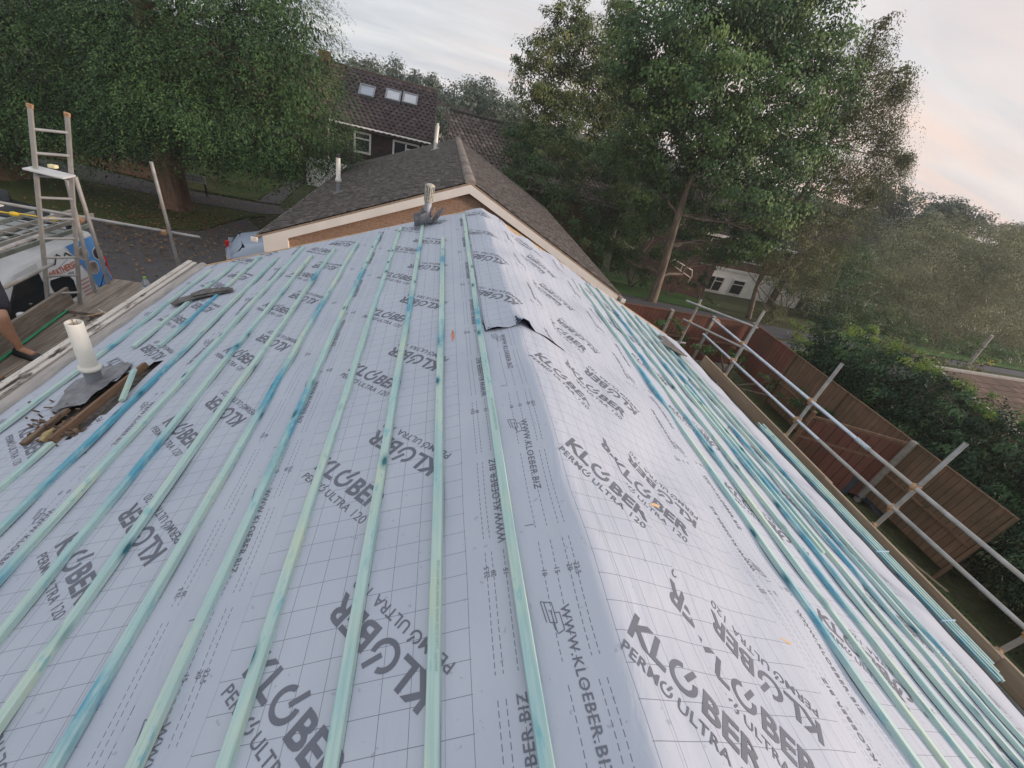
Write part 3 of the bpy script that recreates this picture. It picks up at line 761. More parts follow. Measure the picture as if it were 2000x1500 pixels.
def roof_body():
    mb = MB()   # deck under the cloth, and rafters' dark void in the hole
    for s in (-1, 1):
        e = 4.28 if s < 0 else 4.60
        mb.prism([(0, Y0, ZR-.22), (s*e*CT, Y0, ZR-.22-e*STH), (s*e*CT, Y0, ZR-.32-e*STH), (0, Y0, ZR-.32)], (0, Y1-Y0, 0))
    mb.build('roof_deck', M_old, bung)
    mb = MB()
    for s in (-1, 1):
        for k in range(17):
            y = Y0+.05+k*.6
            if y > Y1: break
            e = 4.22 if s < 0 else 4.5
            mb.bar((s*.05, y, ZR-.09-.05*STH), (s*e*CT, y, ZR-.09-e*STH), .045, .10, up=(0, 0, 1))
    mb.build('rafter', M_brownw, bung)
    mb = MB(); mb.box((0, (Y0+6.35)/2, 1.14), (7.3, 6.35-Y0, 2.28)); mb.prism([(-3.6, 6.349, 2.28), (3.6, 6.349, 2.28), (0, 6.349, 3.7)], (0, -.2, 0))
    mb.build('wall', M_brickd, bung)
    # clean verge timber along the gable end
    for s in (-1, 1):
        mb = MB(); e = 4.30
        mb.bar((0, Y1+.013, ZR-.062), (s*e*CT, Y1+.013, ZR-.062-e*STH), .024, .15, up=(0, 0, 1), bev=.002)
        mb.build('verge_board', M_cleanw, bung)
roof_body()

def batten(a, ya, yb, blue=(), w=.043, h=.028, bow=.004, lift=.0, tilt=0, joint=()):
    """one treated batten lying along the slope at distance a; blue: (y, half length) of dark stains"""
    n = int((yb-ya)/.10)+1; Y = np.linspace(ya, yb, n); ph = random.uniform(0, 6)
    aa = a+bow*np.sin(Y*random.uniform(.8, 1.6)+ph)+bow*.5*np.sin(Y*3.1+ph)
    for jy in joint: aa = aa+np.where(Y > jy, .006, 0)
    sg = 1 if a > 0 else -1
    vs = []; bl = []
    for y, x in zip(Y, aa):
        base = surf(np.array([x]), np.array([y]), np.array([.012+lift+(.010 if abs(a) < .4 else 0)]))[0]; base[2] = ZR-STH*abs(x)+.014+lift+(.012 if abs(a) < .4 else 0)+.002*math.sin(y*2.3+ph)
        u = np.array([CT, 0, -sg*STH]); nn = np.array([sg*STH, 0, CT])
        r = .003
        for (p, q) in ((-w/2, 0), (-w/2, h-r), (-w/2+r, h), (w/2-r, h), (w/2, h-r), (w/2, 0)):
            vs.append(tuple(base+u*p+nn*q))
        bl.append(sum(math.exp(-((y-c)/l)**2) for c, l in blue))
    fs = []; tv = []
    for j in range(n-1):
        for i in range(6):
            fs.append((j*6+i, j*6+(i+1) % 6, (j+1)*6+(i+1) % 6, (j+1)*6+i))
    fs += [tuple(range(6))[::-1], tuple(range((n-1)*6, n*6))]; tv = [b for b in bl for _ in range(6)]
    me = bpy.data.meshes.new('batten'); me.from_pydata(vs, [], fs)
    at = me.attributes.new('blue', 'FLOAT', 'POINT'); at.data.foreach_set('value', tv)
    bm = bmesh.new(); bm.from_mesh(me); bmesh.ops.recalc_face_normals(bm, faces=bm.faces); bm.to_mesh(me); bm.free()
    o = link('batten', me, bung, [M_batten])
    return o
LB = [(-.298, 6.40, ((3.0, .25),)), (-.602, 5.50, ((4.6, .2), (2.8, .15))), (-.90, 6.42, ((3.5, .3), (5.2, .15))), (-1.245, 6.46, ()), (-1.545, 6.30, ((2.1, .4), (4.6, .3))),
      (-1.83, 6.10, ((2.6, .3), (3.9, .25), (.7, .12))), (-2.145, 6.05, ((5.0, .2),)), (-2.45, 5.95, ((2.0, .25), (3.4, .1))), (-2.72, 6.50, ((1.3, .1),)),
      (-3.02, 6.2, ((2.6, .8), (3.0, .5))), (-3.36, 6.5, ((4.6, .5), (5.0, .2))), (-3.69, 6.4, ()), (-4.02, 6.3, ((4.1, .08),))]
for i, (a, ye, bl) in enumerate(LB):
    if a in (-3.36,): batten(a, 3.82, ye, bl); batten(a, -1.2, 2.48, ()); continue
    if a in (-3.69,): batten(a, 3.95, ye, bl); batten(a, -1.2, 2.35, ()); continue
    batten(a, -1.2, ye, bl, bow=.004)
RB = [(1.70, 5.80, ((3.0, .35), (3.3, .2), (.9, .2))), (2.02, 6.30, ((3.9, .3), (2.5, .35))), (2.34, 6.50, ((5.2, .5), (1.2, .3))), (2.66, 6.45, ((2.6, .3), (1.6, .4), (4.2, .2))),
      (2.95, 6.45, ((4.0, .4), (2.2, .2))), (3.26, 6.40, ((1.5, .5), (3.1, .3))), (3.55, 6.35, ((5.0, .3), (2.0, .3))), (3.80, 6.2, ((2.9, .5), (1.0, .2)))]
for a, ye, bl in RB: batten(a, -1.2, ye, bl, bow=.005, w=.046, h=.030)
batten(2.80, 1.55, 3.9, ((2.4, .3),), bow=.02, lift=.003)
def batten_print(a, y, s, cap, dr=-1):
    mb = MB(); sg = 1 if a > 0 else -1
    top = .014+.025+.0012+(.012 if abs(a) < .4 else 0)
    for p in text_polys(s, cap, -.003):
        q = [(a+h*-dr*1.0+.004*0, y+x*dr) for x, h in p]
        mb.add([(aa*CT, yy, ZR-STH*abs(aa)+.002*0+(top+.003)/CT) for aa, yy in q], [tuple(range(len(q)))])
    mb.build('printed_mark', M_inkg, bung, fix=False)
M_inkg = simple('faded_batten_ink', (.26, .42, .40), .8, .2, 30)
batten_print(-.612, .95, 'BWT A563 WPCA GRADED BS5534 25X38 DATC approved', .011)
batten_print(-.309, 1.9, 'BWT A563 WPCA GRADED BS5534 25X38', .011)

# gutter and fascia of the left eave
def left_gutter():
    ex, ez = -4.30*CT, ZR-4.30*STH
    prof = [(-.02, -.005), (-.045, -.075), (-.09, -.105), (-.135, -.08), (-.15, -.01)]
    ys = np.linspace(Y0, Y1+.05, 40); mb = MB(); vs = []
    for y in ys:
        w = .006*math.sin(y*2.1)+.003*math.sin(y*6)
        vs += [(ex+px_, y, ez+pz+w) for px_, pz in prof]
    k = len(prof); mb.add(vs, [(j*k+i, j*k+i+1, (j+1)*k+i+1, (j+1)*k+i) for j in range(len(ys)-1) for i in range(k-1)], 0, True)
    mb.build('gutter', M_flaky, bung, fix=False)
    mb = MB(); mb.path([(ex-.055+.004*math.sin(y*3), y, ez-.018+.007*math.sin(y*1.7)) for y in ys], .062, 12); mb.build('eave_roll', M_gutter, bung)
    mb = MB()
    for off_, zz, w_ in ((-.165, -.005, .05), (-.225, .012, .06), (-.275, -.02, .035)):
        mb.bar((ex+off_, Y0, ez+zz), (ex+off_, Y1+.06, ez+zz), w_, .05, mi=0, bev=.006)
    mb.build('fascia_board', M_flaky, bung)
    mb = MB(); mb.box((ex-.02, 1.8, ez-.22), (.03, 9.8, .2)); mb.build('soffit_board', M_upvc, bung)
left_gutter()
def right_edge():
    mb = MB(); ex, ez = 4.66*CT, ZR-4.66*STH
    ys = np.linspace(Y0, 5.6, 30)
    mb.add([p for y in ys for p in ((ex-.01, y, ez+.006), (ex+.035, y, ez-.012+.006*math.sin(y*5)), (ex+.04, y, ez-.10))], [(j*3+i, j*3+i+1, (j+1)*3+i+1, (j+1)*3+i) for j in range(len(ys)-1) for i in (0, 1)])
    mb.build('gutter_gap_shade', M_memback_shade, bung, fix=False)  # black strip stands in for the shaded gap beside the gutter
    mb = MB(); mb.path([(ex+.09, y, ez-.09) for y in ys], .055, 10); mb.build('gutter', M_dark, bung)
right_edge()

# ------------------------------------------------------------------ pipes and loose things on the roof
def crumple(name, cx, cy, z0, rx, ry, amp, mat, parent, n=26, rot=0, side=-1, rings=9, hollow=.0, curl=0, seed=1):
    """torn sheet of lead lying on the slope round a pipe"""
    rg = random.Random(seed); vs = []; ph = [rg.uniform(0, 6) for _ in range(6)]
    for j in range(rings):
        t = hollow+(1-hollow)*j/(rings-1)
        for i in range(n):
            an = 2*math.pi*i/n; rr = t*(1+.10*math.sin(3*an+ph[0])+.07*math.sin(5*an+ph[1])+.04*math.sin(11*an+ph[5]))
            x = rx*rr*math.cos(an); y = ry*rr*math.sin(an); xr = x*math.cos(rot)-y*math.sin(rot); yr = x*math.sin(rot)+y*math.cos(rot)
            h = amp*(math.sin(x*26+ph[2])*.6+math.sin(y*31+x*12+ph[3])+math.sin(an*7+ph[4])*.6*t)*t+curl*t**3*(1+.8*math.sin(an*3+ph[1]))+.02*max(0, (hollow+.12-t))
            X = cx+xr; vs.append((X, cy+yr, ZR-abs(X)*math.tan(TH)+z0+h))
    fs = [(j*n+i, j*n+(i+1) % n, (j+1)*n+(i+1) % n, (j+1)*n+i) for j in range(rings-1) for i in range(n)]
    mb = MB(); mb.add(vs, fs, 0, True); return mb.build(name, mat, parent, fix=False)
def vent_far():
    b = atY(832, 442, 6.42); x = b.x; z = ZR-abs(x)*math.tan(TH)
    vp = MB(); vp.tube((x, 6.42, z-.05), (x, 6.42, z+.34), .052, 22); vp.tube((x, 6.42, z+.20), (x, 6.42, z+.225), .058, 22)
    o = vp.build('vent_pipe', simple('lead_grey_pipe', (.36, .37, .40), .5, .15, 20, metal=.1), bung)
    cp = MB(); cz = z+.33; cp.lathe([(.056, 0), (.060, .0), (.060, .03), (.05, .032)], (x, 6.42, cz), n=24)
    for i in range(14):
        an = 2*math.pi*i/14; px_, py_ = x+.060*math.cos(an), 6.42+.060*math.sin(an)
        cp.bar((px_, py_, cz+.02), (x+.067*math.cos(an), 6.42+.067*math.sin(an), cz+.215), .013, .008, up=(math.cos(an), math.sin(an), 0))
    cp.lathe([(.0, .245), (.04, .24), (.072, .222), (.070, .205), (0, .205)], (x, 6.42, cz), n=24); cp.tube((x, 6.42, cz), (x, 6.42, cz+.2), .038, 14)
    cp.build('vent_cowl', simple('mossy_cowl', (.40, .38, .32), .8, .45, 30, bump=.6), o)
    crumple('lead_flashing', x, 6.40, .03, .20, .14, .010, M_lead, bung, curl=.10, seed=4)
    crumple('lead_collar', x, 6.42, .06, .10, .10, .012, M_lead, bung, curl=.12, seed=9)
vent_far()
def vent_near():
    b = atY(190, 757, 3.35); t = atY(146, 626, 3.35)
    x, y, z = b.x, 3.35, b.z-.05; H = (t.z-b.z)
    ax = Vector((0.03, 0, 1)).normalized()
    mb = MB(); mb.lathe([(.056, 0), (.056, .16), (.058, .27)], (x, y, z), ax, 26); g = mb.build('vent_pipe', M_greyp, bung)
    mb = MB(); zz = .25
    mb.lathe([(.058, zz), (.074, zz), (.076, zz+.012), (.074, zz+.03), (.060, zz+.034), (.0575, zz+.05), (.0555, H+.03), (.050, H+.035), (.049, H-.01), (.047, zz+.3)], (x, y, z), ax, 30)
    mb.build('pipe_extension', M_cream, g)
    mb = MB(); q = Vector((x, y, z))+ax*(H-.012); mb.lathe([(.0, 0), (.049, 0)], q, ax, 20); mb.build('pipe_bung', M_conc, g)
    for dx, dy in ((-.02, .02), (.012, .012)):
        mb = MB(); mb.tube(q+Vector((dx, dy, -.01)), q+Vector((dx-.004, dy+.01, .055)), .003, 6); mb.build('wire_stub', M_rust, g)
    crumple('lead_flashing', x+.02, y-.05, .034, .19, .36, .010, M_lead, bung, n=44, rings=14, seed=2)
    # torn opening in the cloth: old boards below and brown timber across it
    def rp(u, v, off=0): a, yy = roofpt(u, v, -1, off); return Vector((a*CT, yy, ZR-abs(a)*STH+off))
    mb = MB(); mb.bar(rp(100, 862, .035), rp(285, 712, .035), .035, .05, up=(-STH, 0, CT), bev=.004); mb.build('opening_timber', M_brownw, bung)
    mb = MB(); mb.bar(rp(45, 868, .02), rp(132, 800, .03), .05, .03, up=(-STH, 0, CT), bev=.006); mb.bar(rp(75, 862, -.01), rp(150, 818, .0), .10, .03, up=(-STH, 0, CT), bev=.008)
    mb.bar(rp(58, 866, .0), rp(118, 812, .04), .018, .03, up=(-STH, 0, CT)); mb.build('rotten_board', M_old, bung)
    mb = MB()
    for i in range(70):
        c = rp(random.gauss(105, 24), random.gauss(832, 18), .01+random.random()*.02); mb.box(c, (random.uniform(.01, .04), random.uniform(.01, .05), .01), Euler((random.random(), random.random(), random.random()*3)).to_matrix())
    mb.build('wood_debris', M_old, bung)['kind'] = 'stuff'
    mb = MB(); n = 12; R_ = random.Random(3); vs = []
    for j in range(n):
        for i in range(n):
            a = -3.72+.65*i/(n-1); yy = 2.42+1.35*j/(n-1); vs.append((a*CT, yy, ZR-abs(a)*STH-.035+R_.uniform(-.008, .008)))
    mb.add(vs, [(j*n+i, j*n+i+1, (j+1)*n+i+1, (j+1)*n+i) for j in range(n-1) for i in range(n-1)]); mb.build('old_felt', simple('torn_old_felt', (.10, .085, .075), .95, .6, 22, bump=.9), bung, fix=False)
    mb = MB(); mb.path([rp(82, 862, .03), rp(92, 850, .045), rp(105, 838, .03)], [.02, .028, .012], 8); o = mb.build('insulation_scrap', simple('yellow_insulation', (.42, .32, .16), .9, .3, 40, bump=.8), None)
    tagp(o, 'scrap of yellow insulation caught in the torn opening below the cream pipe', 'scrap')
    mb = MB(); mb.bar(rp(238, 782, .03), rp(262, 722, .10), .040, .025, up=(0, -1, .3), bev=.003); o = mb.build('batten_offcut', M_batten, None)
    tagp(o, 'short pale green batten offcut leaning on the brown timber beside the cream pipe', 'offcut')
vent_near()

def slate_piece(pts, side, off, th, label, cat='slate'):
    mb = MB(); q = []
    for u, v in pts:
        a, y = roofpt(u, v, side, off); q.append(Vector((a*CT, y, ZR-abs(a)*STH+off)))
    mb.prism(q, Vector((side*STH*th, 0, CT*th))); return q, mb
q, mb = slate_piece([(333, 594), (350, 583), (420, 566), (455, 563), (456, 568), (425, 574), (380, 584), (338, 597)], -1, .045, .010, '')
o = mb.build('broken_board', M_slate, None); tagp(o, 'dark weathered strip of broken board lying across the left battens', 'board')
q, mb = slate_piece([(372, 575), (398, 565), (448, 561), (451, 566), (410, 573), (378, 579)], -1, .062, .008, '')
o = mb.build('broken_board', M_slate, None); tagp(o, 'smaller grey splintered board lying on top of the dark broken strip', 'board')
for k, (pts, lab) in enumerate([([(1284, 656), (1296, 657), (1336, 692), (1322, 690)], 'lowest dark old slate of the little pile at the far right eave corner'),
                               ([(1290, 668), (1300, 668), (1342, 697), (1330, 694)], 'top slate of the little pile at the far right eave corner')]):
    q, mb = slate_piece(pts, 1, .04+.02*k, .014, ''); o = mb.build('old_slate', M_slate, None); tagp(o, lab, 'slate')
q, mb = slate_piece([(883, 647), (886, 647), (888, 660), (884, 668), (882, 660)], -1, .008, .008, '')
o = mb.build('wood_chip', simple('orange_chip', (.55, .20, .13), .8, .2, 10), None); tagp(o, 'small orange wood chip lying on the membrane near the ridge', 'wood chip')
q, mb = slate_piece([(1522, 1247), (1526, 1247), (1545, 1258), (1541, 1260)], 1, .012, .006, '')
o = mb.build('wood_chip', M_cleanw, None); tagp(o, 'pale splinter of fresh wood lying on the right slope', 'wood chip')
q, mb = slate_piece([(1268, 985), (1276, 983), (1289, 989), (1284, 992)], 1, .012, .004, '')
o = mb.build('wood_chip', M_cleanw, None); tagp(o, 'curled pale wood shaving lying on a printed letter of the right slope', 'wood chip')

# bundle of battens along the right eave, strapped
M_strap = simple('pale_blue_strap', (.45, .62, .75), .4, .1, 8)
def bundle():
    g = thing('batten_bundle', (4.62, 2.5, 2.3), 'long bundle of turquoise battens lying along the right eave', 'batten bundle')
    ya, yb = .92, 4.25
    for r in range(2):
        for c in range(4):
            mb = MB(); x = 4.53+c*.040+random.uniform(-.003, .003); z = 2.335+r*.040+random.uniform(-.002, .002); e = random.uniform(-.10, .10)
            mb.bar((x, ya+e, z), (x, yb+random.uniform(-.12, .12), z), .025 if r else .036, .036, bev=.003)
            # saw teeth of the split ends along the top edge
            o = mb.build('batten', M_batten, g)
            at = o.data.attributes.new('blue', 'FLOAT', 'FACE')
            at.data.foreach_set('value', [random.choice([0, .3, .7]) if (c+r) % 2 else .15]*len(o.data.polygons))
    for y in (1.35, 2.1):
        mb = MB(); mb.box((4.59, y, 2.355), (.185, .012, .088)); mb.build('strap', M_strap, g)
bundle()

# ------------------------------------------------------------------ neighbour's bungalow
def tiled_slope(mb, p0, ux, us, nn, wid, slen, tw, ex, th, tint, tri=None, jit=.5, gap=.004, curved=False):
    """plain tiles: p0 lower left corner, ux along the eave, us up the slope, nn outward normal"""
    ux = np.array(ux); us = np.array(us); nn = np.array(nn); p0 = np.array(p0)
    nr = int(slen/ex); nc = int(wid/tw)
    for j in range(nr):
        for i in range(-1, nc+1):
            x0 = i*tw+(tw/2 if j % 2 else 0); x1 = x0+tw-gap
            x0 = max(0, x0); x1 = min(wid, x1)
            if x1-x0 < .03: continue
            s0 = j*ex+random.gauss(0, .003)*jit*2; s1 = min(slen, s0+ex*1.25)
            if tri is not None:
                lo, hi = tri(s0); x0 = max(x0, lo); x1 = min(x1, hi)
                if x1-x0 < .03: continue
            lf = th*(1.0+random.gauss(0, .22)*jit); k = random.gauss(0, .12)*th*jit
            a = p0+ux*x0+us*s0; b = p0+ux*x1+us*s0; c = p0+ux*x1+us*s1; d = p0+ux*x0+us*s1
            m = len(mb.v)
            if curved:
                mid0 = (a+b)/2+nn*(lf*2.2); mid1 = (c+d)/2+nn*(lf*1.2)
                mb.v += [tuple(a+nn*lf), tuple(mid0), tuple(b+nn*lf), tuple(c), tuple(mid1), tuple(d), tuple(a), tuple(b)]
                mb.f += [(m, m+1, m+4, m+5), (m+1, m+2, m+3, m+4), (m, m+6, m+7, m+2, m+1)]
            else:
                mb.v += [tuple(a+nn*(lf-k)), tuple(b+nn*(lf+k)), tuple(c+nn*.002), tuple(d+nn*.002), tuple(a), tuple(b)]
                mb.f += [(m, m+1, m+2, m+3), (m, m+4, m+5, m+1)]
            t = min(1, max(0, random.gauss(.45, .25))); nfc = 3 if curved else 2
            mb.m += [0]*nfc; mb.sm += [False]*nfc; tint += [t]*nfc
def tile_obj(name, mb, tint, mat, parent):
    o = mb.build(name, mat, parent, fix=False); at = o.data.attributes.new('tint', 'FLOAT', 'FACE'); at.data.foreach_set('value', tint); return o
def neighbour():
    NY0, NY1 = 9.3, 19.4; RZ = 4.17; XR = -.02
    tl = math.atan2(RZ-2.26, 4.30); L = 4.55
    h = thing('brick_bungalow', (0, 12, 0), 'brown brick bungalow next door with old grey tiled roof and cream bargeboards', 'house')
    for s in (-1, 1):
        mb = MB(); tint = []
        ct, st = math.cos(tl), math.sin(tl); ox = XR+s*L*ct; oz = RZ-L*st
        # cement hips toward the far end: roof narrows slightly
        tiled_slope(mb, (ox, NY0-.02 if s > 0 else NY1, oz), (0, 1, 0) if s > 0 else (0, -1, 0), (-s*ct, 0, st), (s*st, 0, ct), NY1-NY0+.02, L, .165, .10, .014, tint, jit=1.0)
        mb.prism([(XR, NY0+.01, RZ-.02), (ox, NY0+.01, oz-.02), (ox, NY0+.01, oz-.06), (XR, NY0+.01, RZ-.06)], (0, NY1-NY0, 0)); tint += [.3]*6
        tile_obj('roof_slope', mb, tint, M_tileN, h)
        # mortar verge line and bargeboard
        mb = MB(); mb.bar((XR, NY0-.015, RZ-.035), (ox, NY0-.015, oz-.035), .05, .035, up=(0, 0, 1)); mb.build('verge_mortar', simple('verge_cement', (.30, .22, .16), .9, .3, 20, bump=.6), h)
        mb = MB(); e = 4.42
        mb.prism([(XR, NY0-.045, RZ-.055), (XR+s*e*ct, NY0-.045, RZ-.055-e*st), (XR+s*e*ct, NY0-.045, RZ-.055-e*st-.32 if s < 0 else RZ-.055-e*st-.30), (XR+s*(e-.52)*ct, NY0-.045, RZ-.055-e*st-.32), (XR+s*(e-.52)*ct, NY0-.045, RZ-.225-(e-.52)*st), (XR, NY0-.045, RZ-.225)], (0, .028, 0))
        mb.build('bargeboard', M_fascia, h)
        mb = MB(); mb.prism([(XR+s*(e-.5)*ct, NY0-.01, RZ-.35-e*st), (XR+s*e*ct, NY0-.01, RZ-.35-e*st), (XR+s*e*ct, NY0-.01, RZ-.1-e*st), (XR+s*(e-.5)*ct, NY0-.01, RZ-.1-e*st)], (0, NY1-NY0-.1, 0)); mb.build('soffit_board', M_fascia, h)
        mb = MB(); ys = (NY0-.10, NY1+.05); gx = ox+s*.03; gz = oz-.05
        mb.add([(gx+s*dx, y, gz+dz) for y in ys for dx, dz in ((-.05, 0), (-.045, -.05), (0, -.07), (.045, -.05), (.05, 0))], [(i, i+1, 6+i, 5+i) for i in range(4)]+[(0, 1, 2, 3, 4)])
        mb.box((gx, NY0-.10, gz-.03), (.12, .03, .09), bev=.006)
        mb.build('gutter', M_upvc, h, fix=False)
    # ridge capping, half round tiles with mortar joints
    mb = MB(); y = NY0-.03; k = 0; tint = []
    while y < NY1-.1:
        n = 9; r0 = .10+.006*(k % 2); vs = []
        for yy in (y, y+.315):
            for i in range(n):
                an = math.pi*(i/(n-1)); vs.append((XR+r0*1.15*math.cos(an), yy, RZ-.045+r0*.85*math.sin(an)))
        c = len(mb.f); mb.add(vs, [(i, i+1, n+i+1, n+i) for i in range(n-1)]+[tuple(range(n)), tuple(range(n, 2*n))], 0, False); tint += [min(1, max(0, random.gauss(.75, .2)))]*(len(mb.f)-c)
        y += .31; k += 1
    tile_obj('ridge_tiles', mb, tint, m_tiles('ridge_tile_clay', (.13, .10, .085), (.19, .155, .135), (.27, .23, .20), .6), h)
    mb = MB(); w = 3.85
    mb.prism([(-w, NY0+.08, 0), (w, NY0+.08, 0), (w, NY0+.08, RZ-w*math.tan(tl)-.1), (XR, NY0+.08, RZ-.1), (-w, NY0+.08, RZ-w*math.tan(tl)-.1)], (0, 1.4, 0)); mb.box(((w-1.4)/2, (NY0+NY1)/2+.5, 1.1), (w+1.4, NY1-NY0-1.6, 2.2)); mb.build('wall', M_brick, h)
    # far gable flue on this roof, cream with grey base
    def flue(u0, v0, u1, v1, Y, r, nm, cage):
        b = atY(u1, v1, Y); t = atY(u0, v0, Y); zz = RZ-abs(b.x-XR)*math.tan(tl); H = t.z-zz
        mb = MB(); mb.tube((b.x, Y, zz-.05), (b.x, Y, zz+H*.30), r*1.0, 18); o = mb.build('flue_pipe', M_greyp if not cage else M_upvc, h)
        mb = MB(); mb.lathe([(r, H*.28), (r*1.35, H*.29), (r*1.35, H*.36), (r*1.02, H*.38), (r, H*.90)] if not cage else [(r*1.15, H*.25), (r*1.2, H*.3), (r, H*.33), (r, H*.9)], (b.x, Y, zz), n=20); mb.build('flue_sleeve', M_cream if not cage else M_upvc, o)
        mb = MB(); mb.lathe([(r*.7, H*.9), (r*.85, H*.92), (r*.5, H*.95), (r*.85, H*.97), (r*.4, H)], (b.x, Y, zz), n=18); mb.build('flue_cap', M_dark if not cage else M_upvc, o)
        mb = MB(); mb.box((b.x, Y-.02, zz+.01), (r*5, r*5, .012), Euler((0, -tl if b.x < XR else tl, 0)).to_matrix()); mb.build('flashing_plate', M_lead, o)
    flue(660, 300, 661, 357, 12.4, .055, 'f', False)
    flue(853, 240, 850, 292, 17.2, .065, 'f', True)
neighbour()

# ------------------------------------------------------------------ scaffolds
def coupler(mb, c, ax1, ax2):
    c = Vector(c); a = Vector(ax1).normalized(); b = Vector(ax2).normalized(); n = a.cross(b).normalized()
    for s, ax in ((-1, a), (1, b)):
        o = c+n*s*.027; x = ax; mb.tube(o-x*.025, o+x*.025, .034, 12)
        q = x.cross(n).normalized()
        mb.box(o+q*.045, (.022, .03, .03), Matrix((q, x, n)).transposed(), bev=.004)
        mb.tube(o+q*.05-n*.03, o+q*.05+n*.045, .007, 6); mb.tube(o+q*.05+n*.03, o+q*.05+n*.045, .013, 6)
def scaffold_right():
    s = thing('scaffold', (5.2, 4, 0), 'scaffold of galvanised tubes with guard rails along the right eave', 'scaffold')
    X = 5.16; ys = [7.75, 6.03, 4.27, 2.58, 1.12, -.6]
    tops = [3.08, 3.62, 3.62, 3.66, 3.6, 3.6]
    for k, (y, t) in enumerate(zip(ys, tops)):
        mb = MB(); dx = {3: .02}.get(k, 0); mb.tube((X+dx, y, ground_z(X, y)-.02), (X, y, t), .0242, 16, hollow=True); mb.build('upright', M_galv, s)
    zr1, zr2 = 2.95, 2.58; xr = X-.052
    def rail(a, b, m, r=.0242):
        mb = MB(); mb.tube(a, b, r, 16, hollow=True); mb.build('rail', m, s)
    rail((xr, 3.30, zr1), (xr, 7.05, zr1-.01), M_shiny); rail((xr, -1.5, zr1+.02), (xr, 3.35, zr1), M_galv)
    rail((xr, 3.75, zr2), (xr, 7.1, zr2-.02), M_shiny); rail((xr, -1.5, zr2+.05), (xr, 3.80, zr2), M_galv)
    mb = MB(); mb.tube((xr, 3.22, zr1+.0), (xr, 3.42, zr1), .031, 14); mb.build('sleeve_coupler', simple('zinc_coupler', (.45, .50, .55), .4, .3, 40, metal=.5, bump=.6), s)
    # end frame across the far end
    p1, p2 = atY(1335, 621, 7.72), atY(1462, 640, 6.9)
    e1, e2 = atY(1335, 654, 7.72), atY(1462, 676, 6.3)
    mb = MB(); mb.tube((4.85, 7.80, 2.98), (6.25, 7.05, 2.90), .0242, 14, hollow=True); mb.build('end_rail', M_galv, s)
    mb = MB(); mb.tube((5.0, 7.80, 2.55), (5.95, 6.55, 2.56), .0242, 14, hollow=True); mb.build('end_rail', M_galv, s)
    for y in ys[1:]:
        for z in (zr1, zr2):
            mb = MB(); coupler(mb, (X-.026, y, z), (0, 1, 0), (0, 0, 1)); mb.build('coupler', M_rust, s)
    for c in ((4.98+.17, 7.72, 2.96), (5.12, 7.70, 2.55), (5.14, 6.95, 2.95)):
        mb = MB(); coupler(mb, c, (1, -.3, 0), (0, 0, 1)); mb.build('coupler', M_rust, s)
    # deck and toe board
    for k, x in enumerate((4.60, 4.83)):
        for ya, yb in ((-2, 2.6), (2.62, 6.9)):
            mb = MB(); mb.box((x, (ya+yb)/2, 2.02+.002*k), (.225, yb-ya, .038), bev=.004); mb.build('deck_board', M_board, s)
    for ya, yb, dx in ((-2, 1.15, .0), (1.05, 3.35, .045), (3.25, 6.70, .0)):
        mb = MB(); mb.box((5.085-dx*.6, (ya+yb)/2, 2.155), (.038, yb-ya, .225), bev=.004); mb.build('toe_board', M_ply, s)
    for y in ys[:-1]:
        mb = MB(); mb.tube((4.45, y+.05, 1.975), (5.35, y+.05, 1.975), .0242, 12); mb.build('transom', M_galv, s)
        mb = MB(); mb.box((5.12, y, 2.25), (.03, .06, .03), bev=.004); mb.tube((5.10, y, 2.26), (5.16, y, 2.27), .016, 8); mb.build('board_clip', M_rust, s)
scaffold_right()
